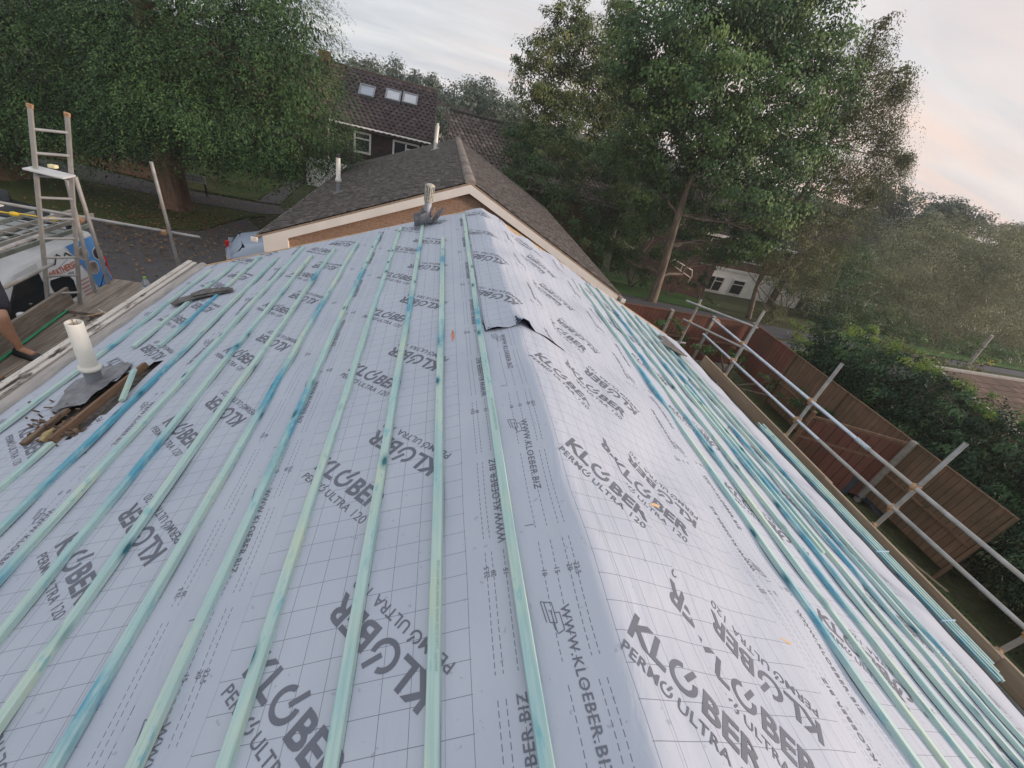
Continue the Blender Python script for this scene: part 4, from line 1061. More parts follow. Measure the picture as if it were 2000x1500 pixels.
def scaffold_left():
    s = thing('scaffold', (-5.2, 5, 0), 'scaffold platform of old boards on galvanised tubes beside the left gutter', 'scaffold')
    P = 2.05
    for k, (x, ya, yb) in enumerate(((-4.62, -2, 6.2), (-4.86, -2, 6.3), (-5.10, -2, 6.2), (-5.34, -2, 6.1))):
        mb = MB(); mb.box((x, (ya+yb)/2, P-.02+.002*(k % 2)), (.232, yb-ya, .038), bev=.004); mb.build('deck_board', M_board, s)
    for k, x in enumerate((-4.98, -5.22)):
        mb = MB(); mb.box((x, 6.28, P+.035+.002*k), (.235, 1.05, .038), Euler((.03, 0, .0)).to_matrix(), bev=.004); mb.build('deck_board', M_board, s)
    mb = MB(); mb.box((-4.74, 6.22, P+.034), (.225, .95, .038), Euler((.03, 0, 0)).to_matrix(), bev=.004); mb.build('deck_board', M_board, s)
    mb = MB(); mb.bar((-5.12, 3.0, P+.125), (-5.405, 6.02, P+.125), .038, .235, bev=.004); mb.build('toe_board', M_board, s)
    def std(px0, px1, base_y, x0, top_only=False):
        b = atZ(*px1, P); t = atY(*px0, b.y); d = (t-b).normalized()
        mb = MB(); mb.tube(b-d*((b.z)/d.z-.02), t, .0242, 16, hollow=True); mb.build('upright', M_galv, s); return b, t
    b1, t1 = std((295, 316), (352, 530), 0, 0)
    b2, t2 = std((147, 345), (215, 562), 0, 0)
    b3, t3 = std((131, 352), (187, 578), 0, 0)
    # long rail from the left edge past both uprights
    z = atY(325, 455, b1.y).z
    A = atZ(392, 464, z); B = atZ(160, 428, z); C_ = atZ(-120, 375, z)
    d = (A-C_).normalized()
    mb = MB(); mb.tube(C_-d*1.0, A, .0242, 16, hollow=True); mb.build('rail', M_galv, s)
    for px in ((158, 428), (323, 453)):
        c = atZ(px[0], px[1], z); mb = MB(); coupler(mb, c+Vector((.0, -.02, 0)), d, (0, 0, 1)); mb.build('coupler', M_rust, s)
    # two stubs of tube near the builder
    for (u0, v0), (u1, v1), X in (((0, 566), (101, 516), -5.40), ((0, 488), (80, 459), -5.75)):
        a = atX(u0, v0, X); b = atX(u1, v1, X); dd = (b-a).normalized()
        mb = MB(); mb.tube(a-dd*1.2, b, .0242, 16, hollow=True); mb.build('rail', M_galv, s)
    for y in (5.9, 4.2, 2.5, .8):
        mb = MB(); mb.tube((-5.65, y, P-.065), (-4.4, y, P-.065), .0242, 12); mb.build('transom', M_galv, s)
    for x, y in ((-5.6, 2.5), (-5.6, -1), (-4.45, 2.5), (-4.45, -1)):
        mb = MB(); mb.tube((x, y+.05, 0), (x, y+.05, P-.03), .0242, 12); mb.build('upright', M_galv, s)
scaffold_left()
def ladder():
    P = 2.05
    bl = atZ(95, 604, P); br = atZ(157, 600, P); tl_ = atY(58, 205, 5.98); tr_ = atY(131, 222, 6.13)
    bl = Vector((bl.x, bl.y, bl.z)); br = Vector((br.x, br.y, br.z))
    g = thing('ladder', (bl.x, bl.y, 0), 'aluminium ladder standing above the left scaffold platform', 'ladder')
    for a, b in ((bl, tl_), (br, tr_)):
        d = (b-a).normalized(); mb = MB(); mb.bar(a-d*2.0, b, .024, .042, up=(1, .0, 0), bev=.003); mb.build('stile', simple('ladder_aluminium', (.36, .345, .32), .45, .15, 9, metal=.45), g)
        mb = MB(); mb.bar(b-d*.03, b+d*.012, .030, .050, up=(1, 0, 0), bev=.004); mb.build('stile_cap', M_rust, g)
    L = (tl_-bl).length
    for k in range(16):
        t = (L-.24-k*.25)
        if t < -2: break
        a = bl+(tl_-bl).normalized()*t; b = br+(tr_-br).normalized()*t
        mb = MB(); mb.tube(a, b, .015, 10); mb.build('rung', simple('rung_aluminium', (.33, .32, .31), .5, .15, 9, metal=.4), g)
ladder()
def small_left():
    P = 2.05
    # pale board wedged through the ladder with a sponge on it
    Y = 5.95; a = atY(57, 327, Y); b = atY(136, 346, Y)
    mb = MB(); mb.bar(a, b, .20, .018, up=(0, 0, 1), bev=.003); o = mb.build('plastic_board', simple('pale_grey_plastic', (.5, .51, .52), .5, .1, 5), None); tagp(o, 'pale grey flat board resting on a ladder rung', 'board')
    c = atY(108, 330, Y); mb = MB(); mb.box(c+Vector((0, -.02, .03)), (.075, .06, .035), bev=.008); o = mb.build('sponge', simple('yellow_sponge', (.68, .60, .36), .9, .15, 50, bump=.8), None); tagp(o, 'yellow sponge sitting on the pale board in the ladder', 'sponge')
    # green hose rail against the toe board
    a = atZ(0, 703, P+.03); b = atZ(130, 607, P+.03)
    pts = [a.lerp(b, t/8) for t in range(-3, 9)]
    mb = MB(); mb.path(pts, .014, 10); o = mb.build('green_pole', M_green, None); tagp(o, 'thin green pole leaning along the brown toe board', 'pole')
    # water bottle
    q = atZ(292, 577, P+.05); g = thing('water_bottle', q, 'clear plastic water bottle with green cap by the white gutter', 'bottle')
    h = .30; r = .048; t = NT('clear_bottle'); t.out((.75, .82, .88), .08); t.b.inputs['Transmission Weight'].default_value = .75; t.b.inputs['IOR'].default_value = 1.15
    mb = MB(); mb.lathe([(0, 0), (r*.9, .0), (r, .015), (r, .08), (r*.93, .085), (r, .09), (r, .13), (r*.93, .135), (r, .14), (r, h*.62), (r*.85, h*.74), (r*.4, h*.88), (r*.33, h*.93)], q, n=22); mb.build('bottle_body', t.m, g)
    mb = MB(); mb.lathe([(r*.36, h*.91), (r*.38, h*.92), (r*.38, h*.98), (0, h*.985)], q, n=16); mb.build('cap', simple('green_cap', (.25, .55, .05), .4, .1, 5), g)
    mb = MB(); mb.lathe([(r*1.01, .07), (r*1.01, .15)], q, n=22); mb.build('label_wrap', simple('pale_label', (.55, .66, .75), .5, .3, 20), g)
    # blue glove in the gutter
    q = atX(342, 546, -4.25); mb = MB()
    for k in range(7): mb.path([q+Vector((random.uniform(-.05, .05), random.uniform(-.06, .06), random.uniform(-.01, .04))) for _ in range(4)], .013, 6)
    o = mb.build('blue_rag', simple('dark_blue_rag', (.03, .06, .10), .8, .3, 20), None); tagp(o, 'dark blue rag stuffed in the far end of the left gutter', 'rag')
    # offcuts and strips of plastic on the deck
    mb = MB()
    for k in range(60):
        c = atZ(random.gauss(205, 28), random.gauss(610, 8), P+.012); mb.box(c, (random.uniform(.01, .05), random.uniform(.01, .06), .008), Euler((0, 0, random.random()*3)).to_matrix())
    for k in range(70):
        c = atZ(random.gauss(170, 34), random.gauss(600, 6), P+.012); mb.box(c, (random.uniform(.01, .03), random.uniform(.01, .03), .006), Euler((0, 0, random.random()*3)).to_matrix())
    o = mb.build('roofing_debris', M_slate, None); tagp(o, 'scatter of dark roofing grit and chips on the left platform', 'debris', kind='stuff')
    for k, (pts, m, r, lab) in enumerate([
        ([(185, 607), (205, 603), (232, 600)], M_upvc, .006, 'longest white plastic strip among the offcuts on the left platform'),
        ([(178, 628), (190, 636), (213, 638)], M_upvc, .007, 'curved white plastic strip nearest the gutter among the offcuts'),
        ([(192, 604), (204, 611), (217, 612)], M_upvc, .006, 'short white plastic strip crossing the longest strip'),
        ([(168, 617), (185, 615), (206, 609)], M_cleanw, .008, 'fresh orange wood splinter on the left platform')]):
        mb = MB(); mb.path([atZ(u, v, P+.03+.006*k) for u, v in pts], r, 6); o = mb.build('plastic_strip' if m is M_upvc else 'wood_splinter', m, None); tagp(o, lab, 'offcut')
    a, b = atZ(209, 622, P+.03), atZ(222, 603, P+.03); mb = MB(); mb.bar(a, b, .06, .025, bev=.003); o = mb.build('timber_offcut', M_board, None); tagp(o, 'stubby brown timber offcut beside the white plastic strips', 'offcut')
small_left()

# ------------------------------------------------------------------ the builder on the left platform
def skin_obj(name, chain, edges, mat, parent, sub=2):
    """chain: [(co, radius)], edges: index pairs; root is vertex 0"""
    me = bpy.data.meshes.new(name); me.from_pydata([c for c, r in chain], edges, [])
    o = bpy.data.objects.new(name, me); COL.objects.link(o)
    md = o.modifiers.new('s', 'SKIN'); md.use_smooth_shade = True; md.branch_smoothing = .4
    sv = me.skin_vertices[0].data
    for i, (c, r) in enumerate(chain): sv[i].radius = r if hasattr(r, '__len__') else (r, r)
    sv[0].use_root = True
    o.modifiers.new('ss', 'SUBSURF').levels = sub
    dg = bpy.context.evaluated_depsgraph_get(); m2 = bpy.data.meshes.new_from_object(o.evaluated_get(dg)); bpy.data.objects.remove(o)
    m2.materials.clear(); m2.materials.append(mat); m2.polygons.foreach_set('use_smooth', [True]*len(m2.polygons)); m2.name = name
    return link(name, m2, parent)
def builder():
    P = 2.052
    an = atZ(50, 694, P+.0)+Vector((0, 0, .09)); an2 = atZ(-22, 722, P+.09)
    kn = atX(4, 612, an.x-.16); kn.z = P+.50
    g = thing('person', (an.x-.3, an.y, P), 'man in dark shorts and black trainers on the left platform at the photo edge', 'person')
    V = Vector; hip = atZ(-72, 512, P+.92); D0 = hip-V((-5.42, 4.50, P+.92)); k1 = atY(3, 618, 4.66); k2 = V((-5.24, 4.34, P+.50))
    a1 = V((an.x-.02, an.y, P+.10)); a2 = V((an2.x, an2.y-.05, P+.10))
    f1 = (V((.16, -.045, -.05))); 
    ch = V((-5.44, 4.48, P+1.34)); nk = V((-5.42, 4.48, P+1.50)); hd = V((-5.38, 4.48, P+1.66))
    s1 = V((-5.48, 4.68, P+1.40)); s2 = V((-5.46, 4.28, P+1.40)); e1 = V((-5.62, 4.76, P+1.14)); e2 = V((-5.56, 4.20, P+1.14)); w1 = V((-5.56, 4.74, P+.93)); w2 = V((-5.5, 4.16, P+.93))
    for q_ in (ch, nk, hd, s1, s2, e1, e2, w1, w2): q_ += D0
    chain = [(hip, .15), (hip+V((.01, .09, -.06)), .10), (hip+V((.01, -.09, -.06)), .10), (k1, .058), (k2, .058), (k1.lerp(a1, .35)+V((-.03, 0, 0)), .066), (k2.lerp(a2, .35)+V((-.03, 0, 0)), .062), (a1.lerp(k1, .15), .036), (a2.lerp(k2, .15), .036), (a1+V((0, 0, -.02)), .040), (a2+V((0, 0, -.02)), .040), (a1+f1, .035), (a2+f1, .035),
             (hip.lerp(ch, .5), .13), (ch, .16), (nk, .058), (s1, .062), (s2, .062), (e1, .043), (e2, .043), (w1, .028), (w2, .028), (hd+V((0, 0, -.04)), .075), (hd+V((.01, 0, .05)), .088)]
    ed = [(0, 1), (0, 2), (1, 3), (2, 4), (3, 5), (4, 6), (5, 7), (6, 8), (7, 9), (8, 10), (9, 11), (10, 12), (0, 13), (13, 14), (14, 15), (14, 16), (14, 17), (16, 18), (17, 19), (18, 20), (19, 21), (15, 22), (22, 23)]
    # hands: palm and five fingers each
    for wi, w, sg in ((20, w1, 1), (21, w2, -1)):
        pi = len(chain); chain.append((w+V((.05, 0, -.03)), .030)); ed.append((wi, pi)); pj = len(chain); chain.append((w+V((.09, 0, -.055)), .026)); ed.append((pi, pj))
        for q, ln_ in ((-.030, .060), (-.010, .072), (.010, .068), (.028, .052)):
            a = len(chain); chain += [(w+V((.115, q, -.075)), .009), (w+V((.115+ln_*.5, q, -.105)), .0085), (w+V((.115+ln_*.6, q, -.105-ln_*.45)), .008)]; ed += [(pj, a), (a, a+1), (a+1, a+2)]
        a = len(chain); chain += [(w+V((.06, -sg*.04, -.045)), .011), (w+V((.095, -sg*.055, -.075)), .009)]; ed += [(pi, a), (a, a+1)]
    skin_obj('body', chain, ed, M_skin, g)
    for hp, kk in ((hip+V((.01, .09, -.05)), k1), (hip+V((.01, -.09, -.05)), k2)): pass
    hem = .98
    sc = [(hip+V((0, 0, .06)), .17), (hip+V((.01, .10, -.06)), .125), (hip+V((.01, -.10, -.06)), .125), (hip.lerp(k1, hem)+V((0, .01, .02)), .108), (hip.lerp(k2, hem)+V((0, -.02, 0)), .088)]
    skin_obj('shorts', sc, [(0, 1), (0, 2), (1, 3), (2, 4)], M_short, g)
    skin_obj('shirt', [(hip+V((0, 0, .10)), .165), (hip.lerp(ch, .5), .155), (ch, .185), (s1, .08), (s2, .08), (s1.lerp(e1, .6), .062), (s2.lerp(e2, .6), .062), (nk+V((0, 0, -.05)), .07)], [(0, 1), (1, 2), (2, 3), (2, 4), (3, 5), (4, 6), (2, 7)], M_shirt, g)
    bm = bmesh.new(); bmesh.ops.create_uvsphere(bm, u_segments=20, v_segments=14, radius=1)
    for v in bm.verts: v.co = Vector((v.co.x*.100-.012, v.co.y*.086, v.co.z*.105+.035))+hd
    bmesh.ops.delete(bm, geom=[v for v in bm.verts if v.co.x-hd.x > .045 and v.co.z-hd.z < .055 or v.co.z-hd.z < -.03], context='VERTS')
    me = bpy.data.meshes.new('hair'); bm.to_mesh(me); bm.free(); link('hair', me, g, [M_hair])
    mb = MB()
    for sy in (-.032, .032): mb.lathe([(0, .012), (.008, .009), (.011, 0)], hd+V((.080, sy, .012)), (1, 0, 0), 10)
    mb.build('eye', M_white, g)
    mb = MB(); mb.path([hd+V((.088, 0, .015)), hd+V((.104, 0, -.015)), hd+V((.092, 0, -.028))], [.007, .014, .008], 8); mb.path([hd+V((.084, -.022, -.055)), hd+V((.092, 0, -.054)), hd+V((.084, .022, -.055))], [.004, .007, .004], 6)
    for sy in (-.088, .088): mb.path([hd+V((0, sy, -.03)), hd+V((-.01, sy*1.1, 0)), hd+V((0, sy, .025))], [.008, .013, .010], 8)
    mb.build('face', M_skin, g)
    for a, sole in ((a1, M_black), (a2, M_sole)):
        d = V((.955, -.29, 0)).normalized(); s = V((.29, .955, 0))
        mb = MB(); heel = V((a.x, a.y, P))-d*.085
        prof = [(0, .030, .055), (.03, .038, .085), (.09, .042, .095), (.15, .044, .075), (.21, .050, .052), (.26, .046, .042), (.295, .028, .030)]
        vs = []
        for t, w, h in prof:
            c = heel+d*t*1.06; w *= 1.12; h *= 1.1
            for (sx, hz) in ((-1, .022), (-.96, h*.6), (-.55, h), (.55, h), (.96, h*.6), (1, .022)): vs.append(c+s*sx*w+V((0, 0, hz)))
        n = 6; mb.add(vs, [(j*n+i, j*n+(i+1) % n, (j+1)*n+(i+1) % n, (j+1)*n+i) for j in range(len(prof)-1) for i in range(n)]+[tuple(range(n)), tuple(range((len(prof)-1)*n, len(prof)*n))], 0, True)
        sh = mb.build('shoe', M_dark, g)
        mb = MB(); vs = []
        for t, w, h in prof:
            c = heel+d*t*1.06; w *= 1.12
            for sx, hz in ((-1.08, 0), (-1.08, .026), (1.08, .026), (1.08, 0)): vs.append(c+s*sx*w+V((0, 0, hz)))
        n = 4; mb.add(vs, [(j*n+i, j*n+(i+1) % n, (j+1)*n+(i+1) % n, (j+1)*n+i) for j in range(len(prof)-1) for i in range(n)]+[(0, 1, 2, 3), tuple(range((len(prof)-1)*n, len(prof)*n))])
        mb.build('sole', sole, sh)
builder()

# ------------------------------------------------------------------ vehicles (built along +Y = nose at -Y end unless turned)
def shell(mb, secs, mi=0, smooth=True):
    """secs: list of (y, [(x,z)...] half profile from bottom to centre top) mirrored about x=0"""
    n = len(secs[0][1]); vs = []
    for y, pr in secs:
        ring = [(x, y, z) for x, z in pr]+[(-x, y, z) for x, z in pr[::-1]]
        vs += ring
    m = 2*n; fs = [(j*m+i, j*m+i+1, (j+1)*m+i+1, (j+1)*m+i) for j in range(len(secs)-1) for i in range(m-1)]
    fs += [(j*m+m-1, j*m, (j+1)*m, (j+1)*m+m-1) for j in range(len(secs)-1)]
    fs += [tuple(range(m)), tuple(range((len(secs)-1)*m, len(secs)*m))]
    mb.add(vs, fs, mi, smooth)
def paint(name, col, rough=.28):
    t = NT(name); f = t.noise(t.coord(), 3, 4); c = t.ramp(f, [(.3, tuple(x*.9 for x in col)), (.7, col)])
    t.out(c, rough); t.b.inputs['Coat Weight'].default_value = .4; t.b.inputs['Coat Roughness'].default_value = .08; return t.m
M_vanw = paint('van_white_paint', (.78, .78, .79)); M_silver = paint('silver_blue_paint', (.36, .42, .52), .35); M_darkcar = paint('dark_car_paint', (.05, .055, .065))
def wheel(parent, x, y, r, w, s):
    mb = MB(); mb.lathe([(r*.62, -w/2), (r*.93, -w/2), (r, -w*.3), (r, w*.3), (r*.93, w/2), (r*.62, w/2)], (x, y, r), (s, 0, 0), 26); o = mb.build('tyre', M_black, parent)
    mb = MB(); mb.lathe([(0, w*.30), (r*.18, w*.34), (r*.2, w*.25), (r*.55, w*.36), (r*.64, w*.48)], (x, y, r), (s, 0, 0), 26); mb.build('rim', simple('alloy_rim', (.35, .36, .38), .35, .1, 8, metal=.7), o)
def side_panel(pts, x, d, mat, name, parent):
    mb = MB(); mb.prism([(x, y, z) for y, z in pts], (d, 0, 0)); return mb.build(name, mat, parent)
def van():
    g = thing('van', (0, 0, 0), 'white van with ladders on its roof and a blue picture wrap on its side', 'van')
    W = .96; mb = MB()
    def pr(w, top, bot=.28): return [(w*.90, bot), (w, bot+.12), (w, .95), (w*.985, 1.15), (w*.93, top-.16), (w*.84, top-.04), (w*.6, top), (0, top+.02)]
    secs = [(1.98, pr(W*.95, 1.86)), (1.94, pr(W, 1.92)), (.9, pr(W, 1.95)), (.2, pr(W, 1.92)), (-.1, pr(W*.985, 1.82)), (-.85, pr(W*.97, 1.20)), (-1.6, pr(W*.94, 1.02)), (-1.92, pr(W*.84, .82)), (-1.98, pr(W*.78, .68))]
    shell(mb, secs); body = mb.build('body', M_vanw, g)
    X = W+.004
    def P2(y, z):   # point just outside the side skin
        x = W if z < .95 else (W*.985+(W-W*.985)*(1.15-z)/.2 if z < 1.15 else W*.985+(W*.93-W*.985)*(z-1.15)/(1.81-1.15)); return x
    def skin_poly(pts, name, mat, parent, off=.006, th=.004):
        vs = [(P2(y, z)+off, y, z) for y, z in pts]; mb = MB(); mb.prism(vs, (th, 0, 0)); return mb.build(name, mat, parent)
    # cab door with its window, second window, mirror, handle
    dr = skin_poly([(.50, .35), (.50, 1.78), (.05, 1.74), (-.60, 1.20), (-.64, .35)], 'door', M_vanw, g, .004, .004)
    skin_poly([(.45, 1.10), (.45, 1.64), (.02, 1.62), (-.45, 1.18), (-.45, 1.10)], 'window', M_glass, dr, .012, .003)
    for s, nm in (((-.60, -.64), 0), ): pass
    mb = MB(); mb.bar((P2(-1.5, 1.15)+.016, -.49, 1.13), (P2(-1.0, 1.66)+.014, .02, 1.66), .03, .02); mb.bar((P2(0, 1.66)+.014, .02, 1.66), (P2(0, 1.68)+.014, .47, 1.68), .03, .02); mb.build('window_seal', M_black, dr)
    mb = MB(); mb.box((W+.12, -.30, 1.16), (.13, .09, .24), bev=.03); mb.box((W+.04, -.30, 1.08), (.08, .05, .05), bev=.01); mb.build('mirror', M_vanw, g)
    w2 = skin_poly([(1.00, 1.00), (1.04, 1.28), (.98, 1.40), (.60, 1.44), (.56, 1.38), (.56, 1.00)], 'window', M_glass, g, .006, .003)
    mb = MB(); mb.box((W+.02, .36, 1.0), (.03, .14, .03), bev=.008); mb.build('handle', M_dark, dr)
    mb = MB(); mb.prism([(-.8, -.13, 1.78), (.8, -.13, 1.78), (.86, -.84, 1.22), (-.86, -.84, 1.22)], (0, -.03, .03)); mb.build('windscreen', M_glass, g)
    for s in (-1, 1):
        mb = MB(); mb.box((s*.68, -1.86, .84), (.30, .16, .20), Euler((.4, 0, -s*.3)).to_matrix(), bev=.03); mb.build('headlight', simple('clear_lens', (.6, .62, .65), .1, .1, 5), g)
        mb = MB(); mb.box((s*.90, 1.965, 1.20), (.07, .05, .40), bev=.01); mb.build('tail_light', M_redlens, g)
        for y in (-1.25, 1.22): wheel(g, s*.86, y, .33, .22, s)
    # wrap: blue panel with three round pictures, dark picture band, lettering and bullet lines
    M_blue = simple('wrap_blue', (.10, .30, .66), .3, .12, 4); M_wd = simple('wrap_dark_picture', (.06, .045, .05), .4, .9, 7); M_or = simple('wrap_orange_red', (.55, .13, .05), .4, .1, 6)
    wr = skin_poly([(1.92, .95), (1.92, 1.84), (1.20, 1.84), (1.42, 1.30), (1.52, .95)], 'picture_wrap', M_blue, g, .006, .002)
    skin_poly([(1.93, .38), (1.93, 1.32), (1.78, 1.15), (1.55, .95), (1.42, .38)], 'picture_wrap', M_wd, g, .009, .002)
    for y, z, r in ((1.50, 1.62, .125), (1.82, 1.52, .12), (1.60, 1.32, .125)):
        for rr, mt, of in ((r, M_upvc, .010), (r*.88, M_wd if y > 1.7 else simple('wrap_brown_picture', (.28, .22, .20), .4, .6, 9), .013)):
            skin_poly([(y+rr*math.cos(t*math.pi/12), z+rr*math.sin(t*math.pi/12)) for t in range(24)], 'round_picture', mt, wr, of, .002)
    mb = MB()
    for k in range(26):
        y = random.uniform(1.55, 1.90); z = random.uniform(.42, .95); mb.box((W+.014, y, z), (.003, random.uniform(.05, .16), random.uniform(.03, .09)), Euler((random.random(), 0, 0)).to_matrix())
    mb.build('picture_detail', M_or, wr)
    mb = MB()
    for p in text_polys('WEATHERSEAL', .125, .02): mb.add([(P2(0, 1.50+z)+.010, .60+y*.66, 1.46+z*.9) for y, z in p], [tuple(range(len(p)))])
    mb.build('lettering', M_or, g, fix=False)
    mb = MB()
    for p in text_polys('Roofing', .07, .004): mb.add([(P2(0, 1.4)+.010, .88+y*.80, 1.385+z*.8) for y, z in p], [tuple(range(len(p)))])
    for a, b in (((.60, 1.60), (.72, 1.70)), ((.72, 1.70), (.82, 1.64)), ((.82, 1.64), (.94, 1.78)), ((.94, 1.78), (1.05, 1.68)), ((1.05, 1.68), (1.13, 1.75)), ((1.13, 1.75), (1.22, 1.66))):
        mb.bar((P2(0, a[1])+.012, a[0], a[1]), (P2(0, b[1])+.012, b[0], b[1]), .004, .022, up=(0, -(b[1]-a[1]), b[0]-a[0]))
    mb.build('roofline_emblem', M_dark, g, fix=False)
    mb = MB()
    for k in range(9):
        z = 1.22-.07*k; mb.box((W+.012, 1.24, z), (.003, random.uniform(.18, .28), .022))
    mb.build('bullet_lines', simple('wrap_grey_red_text', (.50, .22, .17), .5, .3, 30), g)
    skin_poly([(.55, 1.47), (.55, 1.475), (1.9, 1.875), (1.9, 1.865)], 'body_crease', simple('crease_grey', (.35, .36, .38), .5, .1, 5), g, .004, .003)
    # rack bars
    for y in (-.1, .8, 1.6):
        mb = MB(); mb.box((0, y, 2.07), (1.6, .05, .04), bev=.006)
        for s in (-1, 1): mb.box((s*.76, y, 2.02), (.05, .06, .12))
        mb.build('rack_bar', M_dark, g)
    g.location = (-7.89, 7.17, 0); return g
VAN = van()
def rack_ladder(x0, y0, y1, z, w, lab, mat, rung=.25, yaw=0):
    g = thing('ladder', (x0, (y0+y1)/2, z), lab, 'ladder', 'ladders on the van roof rack')
    c = Vector((x0, (y0+y1)/2, z)); R = Euler((0, 0, yaw)).to_matrix(); L = y1-y0
    for s in (-1, 1):
        mb = MB(); mb.bar(c+R@Vector((s*w/2, -L/2, 0)), c+R@Vector((s*w/2, L/2, 0)), .03, .07, bev=.004); mb.build('stile', mat, g)
    k = -L/2+.15
    while k < L/2-.05:
        mb = MB(); mb.tube(c+R@Vector((-w/2, k, 0)), c+R@Vector((w/2, k, 0)), .015, 8); mb.build('rung', mat, g); k += rung
M_al = simple('dull_aluminium', (.30, .29, .27), .5, .2, 8, metal=.35); M_al2 = simple('grey_green_aluminium', (.22, .24, .21), .6, .25, 8, metal=.3)
rack_ladder(-7.12, 4.6, 8.9, 2.10, .34, 'narrow ladder nearest the roofer on the van rack', M_al2, yaw=rad(-2))
rack_ladder(-7.22, 4.9, 9.25, 2.18, .34, 'grey green ladder stacked over the narrow one on the van rack', M_al, yaw=rad(-1.5))
rack_ladder(-7.66, 4.6, 9.0, 2.12, .36, 'ladder lying in the middle of the van rack between the pair and the boards', M_al2, yaw=rad(-2))
rack_ladder(-8.35, 4.8, 8.6, 2.14, .42, 'outer ladder on the far side of the van rack', M_al, yaw=rad(-3))
rack_ladder(-8.45, 5.2, 8.9, 2.24, .38, 'pale ladder on top of the far side of the van rack', M_cream, .16, yaw=rad(-5))
def rack_stuff():
    mb = MB(); mb.bar((-8.0, 4.6, 2.20), (-8.15, 8.5, 2.20), .24, .045, bev=.004); o = mb.build('scaffold_board', M_board, None); tagp(o, 'grey brown scaffold board lying along the middle of the van rack', 'board')
    mb = MB(); mb.bar((-7.97, 4.8, 2.25), (-8.13, 8.2, 2.25), .22, .04, bev=.004); o = mb.build('scaffold_board', M_board, None); tagp(o, 'upper scaffold board stacked on the van rack board', 'board')
    for u, v, lab in ((105, 428, 'yellow plastic tube cap on the van rack seen through the ladder'), (28, 418, 'yellow plastic tube cap on the van rack at the photo edge')):
        c = atZ(u, v, 2.35); mb = MB(); mb.lathe([(0, -.06), (.03, -.05), (.04, 0), (.03, .05), (0, .06)], c, (1, .1, 0), 12); mb.tube(c, c+Vector((-.5, .0, 0)), .012, 8); o = mb.build('tube_cap', M_yellow, None); tagp(o, lab, 'cap')
rack_stuff()
def car(loc, rz, m, label, cat='car', L=3.8, H=1.48):
    g = thing('parked_car', (0, 0, 0), label, cat)
    W = .84; mb = MB()
    def lo(w, z): return [(w*.92, .22), (w, .36), (w, .62), (w*.97, z), (w*.5, z+.03), (0, z+.04)]
    h = L/2
    secs = [(h, lo(W*.80, .82)), (h-.08, lo(W*.93, .90)), (h-.5, lo(W, .95)), (.0, lo(W, .92)), (-h*.42, lo(W, .92)), (-h*.8, lo(W*.95, .78)), (-h+.06, lo(W*.86, .66)), (-h, lo(W*.76, .58))]
    shell(mb, secs); mb.build('body', m, g)
    def up(w, z, zb=.90): return [(w*1.0, zb), (w*.95, zb+.22), (w*.80, z-.05), (w*.5, z), (0, z+.01)]
    mb = MB(); shell(mb, [(h-.10, up(W*.86, .98)), (h-.34, up(W*.90, H-.10)), (h-.9, up(W*.93, H)), (-.05, up(W*.94, H)), (-.55, up(W*.92, H-.10)), (-h*.55, up(W*.86, .94))]); mb.build('cabin', m, g)
    for s in (-1, 1):
        for pts, nm in ((((h-.98), (.25)), 0),):
            pass
        x0 = W*.935; x1 = W*.80
        def sp(y, z): return (s*(W*.97+(W*.80-W*.97)*(z-.90)/(H-.95)+.008), y, z)
        for poly in ([(.30, .98), (.30, H-.12), (h-.95, H-.13), (h-.72, 1.02), (h-.80, .98)], [(.22, .98), (.22, H-.12), (-.20, H-.15), (-.72, 1.0), (-.72, .98)]):
            mb = MB(); mb.prism([sp(y, z) for y, z in poly], (s*.006, 0, 0)); mb.build('window', M_glass, g)
        mb = MB(); mb.box((s*.70, h-.10, .94), (.14, .14, .20), Euler((-.2, 0, -s*.45)).to_matrix(), bev=.03); mb.build('tail_light', M_redlens, g)
        mb = MB(); mb.box((s*.60, -h+.14, .66), (.26, .16, .13), bev=.03); mb.build('headlight', simple('clear_lens', (.6, .62, .65), .1, .1, 5), g)
        mb = MB(); mb.box((s*(W+.06), -.62, 1.0), (.14, .10, .11), bev=.03); mb.build('mirror', m, g)
        for y in (-h*.64, h*.62): wheel(g, s*(W-.08), y, .30, .19, s)
    mb = MB(); mb.prism([(-.62, h-.20, 1.04), (.62, h-.20, 1.04), (.54, h-.40, H-.10), (-.54, h-.40, H-.10)], (0, .035, .012)); mb.build('rear_window', M_glass, g)
    mb = MB(); mb.prism([(-.66, -.98, 1.0), (.66, -.98, 1.0), (.56, -.48, H-.08), (-.56, -.48, H-.08)], (0, -.03, .015)); mb.build('windscreen', M_glass, g)
    mb = MB(); mb.box((0, h+.0, .72), (.5, .02, .11)); mb.build('number_plate', M_yellow, g)
    g.location = loc; g.rotation_euler = (0, 0, rz)
car((-4.18, 12.20, 0), rad(180-66), M_silver, 'small silver blue hatchback parked beyond the neighbour eave, red tail light showing', L=3.5, H=1.42)
car((-12.2, 12.0, 0), rad(100), M_darkcar, 'dark car parked beyond the white van, mostly hidden by ladders', L=4.2)

